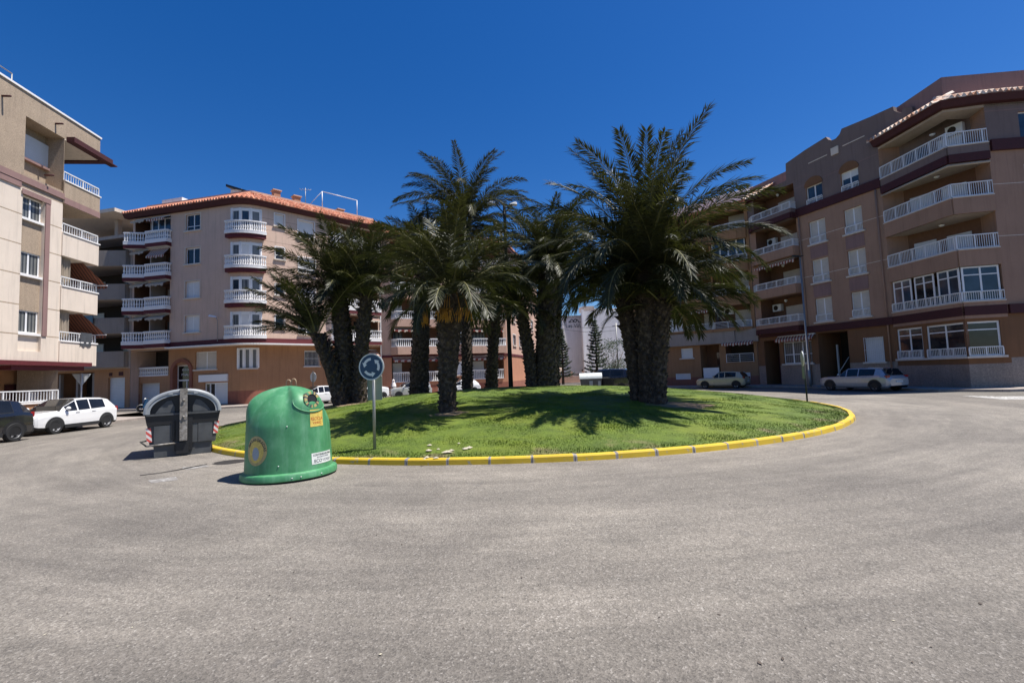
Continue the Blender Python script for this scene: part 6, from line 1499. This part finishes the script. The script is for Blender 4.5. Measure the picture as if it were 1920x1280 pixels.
    for sg in (-1, 1):
        mb = MB(); mb.hexa([(Lc*.43, sg*hw*.84, zl-.05), (Lc*.492, sg*hw*.52, zl-.07), (Lc*.50, sg*hw*.55, zl-.03), (Lc*.42, sg*hw*.93, zl-.02)], [(Lc*.42, sg*hw*.80, zl+.06), (Lc*.478, sg*hw*.50, zl+.03), (Lc*.482, sg*hw*.56, zl+.03), (Lc*.40, sg*hw*.925, zl+.065)], 'lamp_glass'); mb.build('headlight', t)
        mb = MB(); mb.box((-Lc*.466, sg*hw*.80, zl+.13), (.15, hw*.28, .15 if not suv else .2), 'lamp_red'); mb.build('taillight', t)
        mb = MB(); xm = [r for r in st if 'M' in r[6]]; xm = (xm[0][0]-.5)*Lc if xm else Lc*.16; zk = max(r[2] for r in st)
        mb.lathe((xm, sg*(hw+.06), zk+.06), [(0, -.09), (.06, -.075), (.085, 0), (.06, .06), (0, .075)], paint, 10, axis='Y', caps=False); mb.build('mirror', t)
        for xf in (.36, .56):
            mb = MB(); mb.box(((xf-.5)*Lc, sg*(hw*.985+.012), zk-.14), (.20, .03, .035), paint if not suv else 'rim_metal'); mb.build('door_handle', t)
    mb = MB(); mb.box((-Lc*.5-.012, 0, .60 if not suv else .68), (.02, .52, .11), 'plate'); mb.box((Lc*.5+.006, 0, .42), (.02, .52, .11), 'plate'); mb.build('number_plate', t)
    mb = MB(); mb.box((Lc*.492, 0, zl-.02), (.04, W*.46, .10), 'bin_black'); mb.box((Lc*.49, 0, .30), (.06, W*.55, .11), 'bin_black'); mb.build('grille', t)
    return t
def hatch(H, roofr=.13, roof2=.50, cowl=.70, hood=.62, rear=.70, zs=.22, wr=.74, up=0):
    b = H*.635+up
    return [(0.0, zs+.14, H*.50, H*.53, .82, .80, ''), (.018, zs+.06, H*.58, H*.60, .84, .90, ''), (.035, zs, b, b+.035, .86, .96, 'R'), (roofr, zs, b+.055, H*.935, wr, .985, ''), (roofr+.075, zs, b+.05, H*.975, wr, 1, 'S'),
            (.385, zs, b+.015, H, wr+.01, 1, 'B'), (.398, zs, b+.012, H, wr+.01, 1, 'S'), (roof2, zs, b-.01, H*.985, wr, 1, 'W'), (roof2+.015, zs, b-.012, H*.97, wr, 1, 'WS'), (cowl-.055, zs, b-.02, b+.16*H, wr+.02, 1, 'WM'), (cowl, zs, b-.025, b+.035, .82, .995, ''), (cowl+.01, zs, b-.03, b+.025, .84, .99, ''),
            (.86, zs, b-.055, b-.005, .84, .975, ''), (.93, zs, b-.09, b-.05, .83, .945, ''), (.97, zs+.02, b-.15, b-.12, .81, .875, ''), (.988, zs+.05, b-.24, b-.22, .79, .80, ''), (1.0, zs+.10, b-.36, b-.34, .76, .70, '')]
def vehicles():
    up = PI/2
    car('parked_car', 'white small crossover car with black wheel arches parked along the cream block', (-20.95, 21.95), -up+.0, 4.12, 1.76, 1.52, 'car_white', hatch(1.52, .12, .54, .74), (.185, .81), .335, suv=True, clad='cladding')
    car('parked_car', 'black crossover car with a red tail lamp parked in front of the white crossover', (-20.1, 16.75), -up, 4.5, 1.85, 1.66, 'car_black', hatch(1.66, .12, .52), (.19, .81), .36, suv=True, rim='rim_dark')
    f = math.atan2(.415, .91)
    car('parked_car', 'silver small people carrier parked nose to the corner block, before the long white balustrades', (X(769, 45.3, 720), 45.3), f+PI, 3.9, 1.7, 1.58, 'car_silver', hatch(1.58, .07, .50, .74), (.17, .82), .30)
    car('parked_car', 'white hatchback parked behind the tallest palm stem, ahead of the silver car', (X(861, 48.6, 720), 48.6), f+PI, 4.2, 1.75, 1.48, 'car_white', hatch(1.48), (.18, .81), .31)
    car('parked_van', 'boxy white van half hidden behind the roundabout sign', (X(682, 42.6, 720), 42.6), math.atan2(.724, .69)+PI*.0, 4.4, 1.8, 1.85, 'car_white', hatch(1.85, .05, .60, .80), (.17, .83), .31, cat='van')
    car('parked_car', 'white car parked by the corner block, its roof peeping over the green bin', (X(590, 38.8, 740), 38.8), math.atan2(.724, .69)+PI, 4.1, 1.74, 1.50, 'car_white', hatch(1.50), (.18, .81), .31)
    car('parked_car', 'old beige hatchback parked under the stone band of the orange block', (17.85, 40.25), math.atan2(.676, -.737), 4.05, 1.7, 1.42, 'car_beige', hatch(1.42, .10, .50, .66, wr=.78), (.175, .80), .30)
    car('parked_car', 'pale estate car with dark windows parked at the garage opening of the tan block', (21.95, 29.85), math.atan2(.96, -.27), 4.63, 1.8, 1.45, 'car_pale', hatch(1.45, .10, .55, .70), (.175, .80), .33, rim='rim_dark')
    car('parked_van', 'black van parked beyond the lawn, just beside the far white-lidded container', (X(1140, 43.5, 700), 43.5), PI*.82, 4.7, 1.9, 2.0, 'car_black', hatch(2.0, .05, .62, .80), (.17, .83), .33, cat='van')
    # motor scooter behind the grey container
    x, y = X(283, 36.5, 755), 36.5; t = thing('motor_scooter', 'blue and black motor scooter parked behind the grey container', 'motor scooter', (x, y, 0), R(200))
    mb = MB()
    for wx in (-.62, .62): mb.lathe((wx, 0, .27), [(.15, -.05), (.26, -.05), (.27, 0), (.26, .05), (.15, .05)], 'rubber', 16, axis='Y', caps=False)
    mb.build('wheel', t)
    mb = MB(); mb.hexa([(-.8, -.14, .45), (-.1, -.15, .28), (-.1, .15, .28), (-.8, .14, .45)], [(-.85, -.13, .78), (-.05, -.16, .72), (-.05, .16, .72), (-.85, .13, .78)], 'moto_blue'); mb.hexa([(-.1, -.14, .26), (.42, -.14, .26), (.42, .14, .26), (-.1, .14, .26)], [(-.1, -.14, .34), (.42, -.14, .34), (.42, .14, .34), (-.1, .14, .34)], 'bin_black'); mb.hexa([(.36, -.2, .34), (.48, -.17, .30), (.48, .17, .30), (.36, .2, .34)], [(.24, -.17, .98), (.34, -.14, 1.0), (.34, .14, 1.0), (.24, .17, .98)], 'moto_blue'); mb.build('body', t)
    mb = MB(); mb.hexa([(-.8, -.14, .79), (-.08, -.15, .73), (-.08, .15, .73), (-.8, .14, .79)], [(-.78, -.11, .87), (-.12, -.12, .81), (-.12, .12, .81), (-.78, .11, .87)], 'bin_black'); mb.build('seat', t)
    mb = MB(); mb.tube([(.62, 0, .27), (.30, 0, 1.05)], .03, 'pole_dark', 6); mb.tube([(.22, -.33, 1.06), (.3, 0, 1.04), (.22, .33, 1.06)], .02, 'pole_dark', 6); mb.build('handlebar', t)
    mb = MB(); mb.lathe((.36, 0, 1.0), [(0, -.09), (.08, -.05), (.08, .05), (0, .09)], 'sign_white', 10, axis='Y'); mb.build('headlight', t)
    mb = MB(); mb.hexa([(-1.1, -.18, .85), (-.72, -.18, .85), (-.72, .18, .85), (-1.1, .18, .85)], [(-1.1, -.18, 1.15), (-.72, -.18, 1.15), (-.72, .18, 1.15), (-1.1, .18, 1.15)], 'moto_blue'); mb.build('top_box', t)
    mb = MB(); mb.lathe((.62, 0, .27), [(.31, -.08), (.33, 0), (.31, .08)], 'sign_white', 16, axis='Y', caps=False); mb.build('mudguard', t, fix=False)

# ================================================================== build
ground()
B2, FL, FR = corner_building()
terracotta_building(); cream_building(); shaded_building(FL); tan_building(); orange_building(); far_building()
palms(); igloo(); container(); round_sign(); small_things(); vehicles()

# ================================================================== light
EL, AZ = R(67), R(-2)          # sun to the right of the view, a touch towards the viewer
S = Vector((math.cos(EL)*math.cos(AZ), math.cos(EL)*math.sin(AZ), math.sin(EL)))
sun = bpy.data.lights.new('sun', 'SUN'); sun.energy = 4.9; sun.angle = R(.53); sun.color = (1, .955, .89)
so = bpy.data.objects.new('sun', sun); COL.objects.link(so); so.rotation_euler = (-S).to_track_quat('-Z', 'Y').to_euler()
w = bpy.data.worlds.new('World'); sc.world = w; w.use_nodes = True; t = w.node_tree
bg = t.nodes['Background']; sk = t.nodes.new('ShaderNodeTexSky'); sk.sky_type = 'NISHITA'; sk.sun_disc = False
sk.sun_elevation = EL; sk.sun_rotation = PI/2-AZ; sk.altitude = 50; sk.air_density = 1.0; sk.dust_density = .3; sk.ozone_density = 5.0
hs = t.nodes.new('ShaderNodeHueSaturation'); hs.inputs['Saturation'].default_value = 1.34; hs.inputs['Value'].default_value = 1.46; hs.inputs['Hue'].default_value = .511
t.links.new(sk.outputs[0], hs.inputs['Color']); t.links.new(hs.outputs[0], bg.inputs[0]); bg.inputs[1].default_value = .052
sc.view_settings.view_transform = 'Standard'; sc.view_settings.look = 'None'; sc.view_settings.exposure = .66; sc.view_settings.gamma = 1
sc.render.engine = 'CYCLES'; sc.cycles.max_bounces = 6; sc.cycles.diffuse_bounces = 3; sc.cycles.use_denoising = True
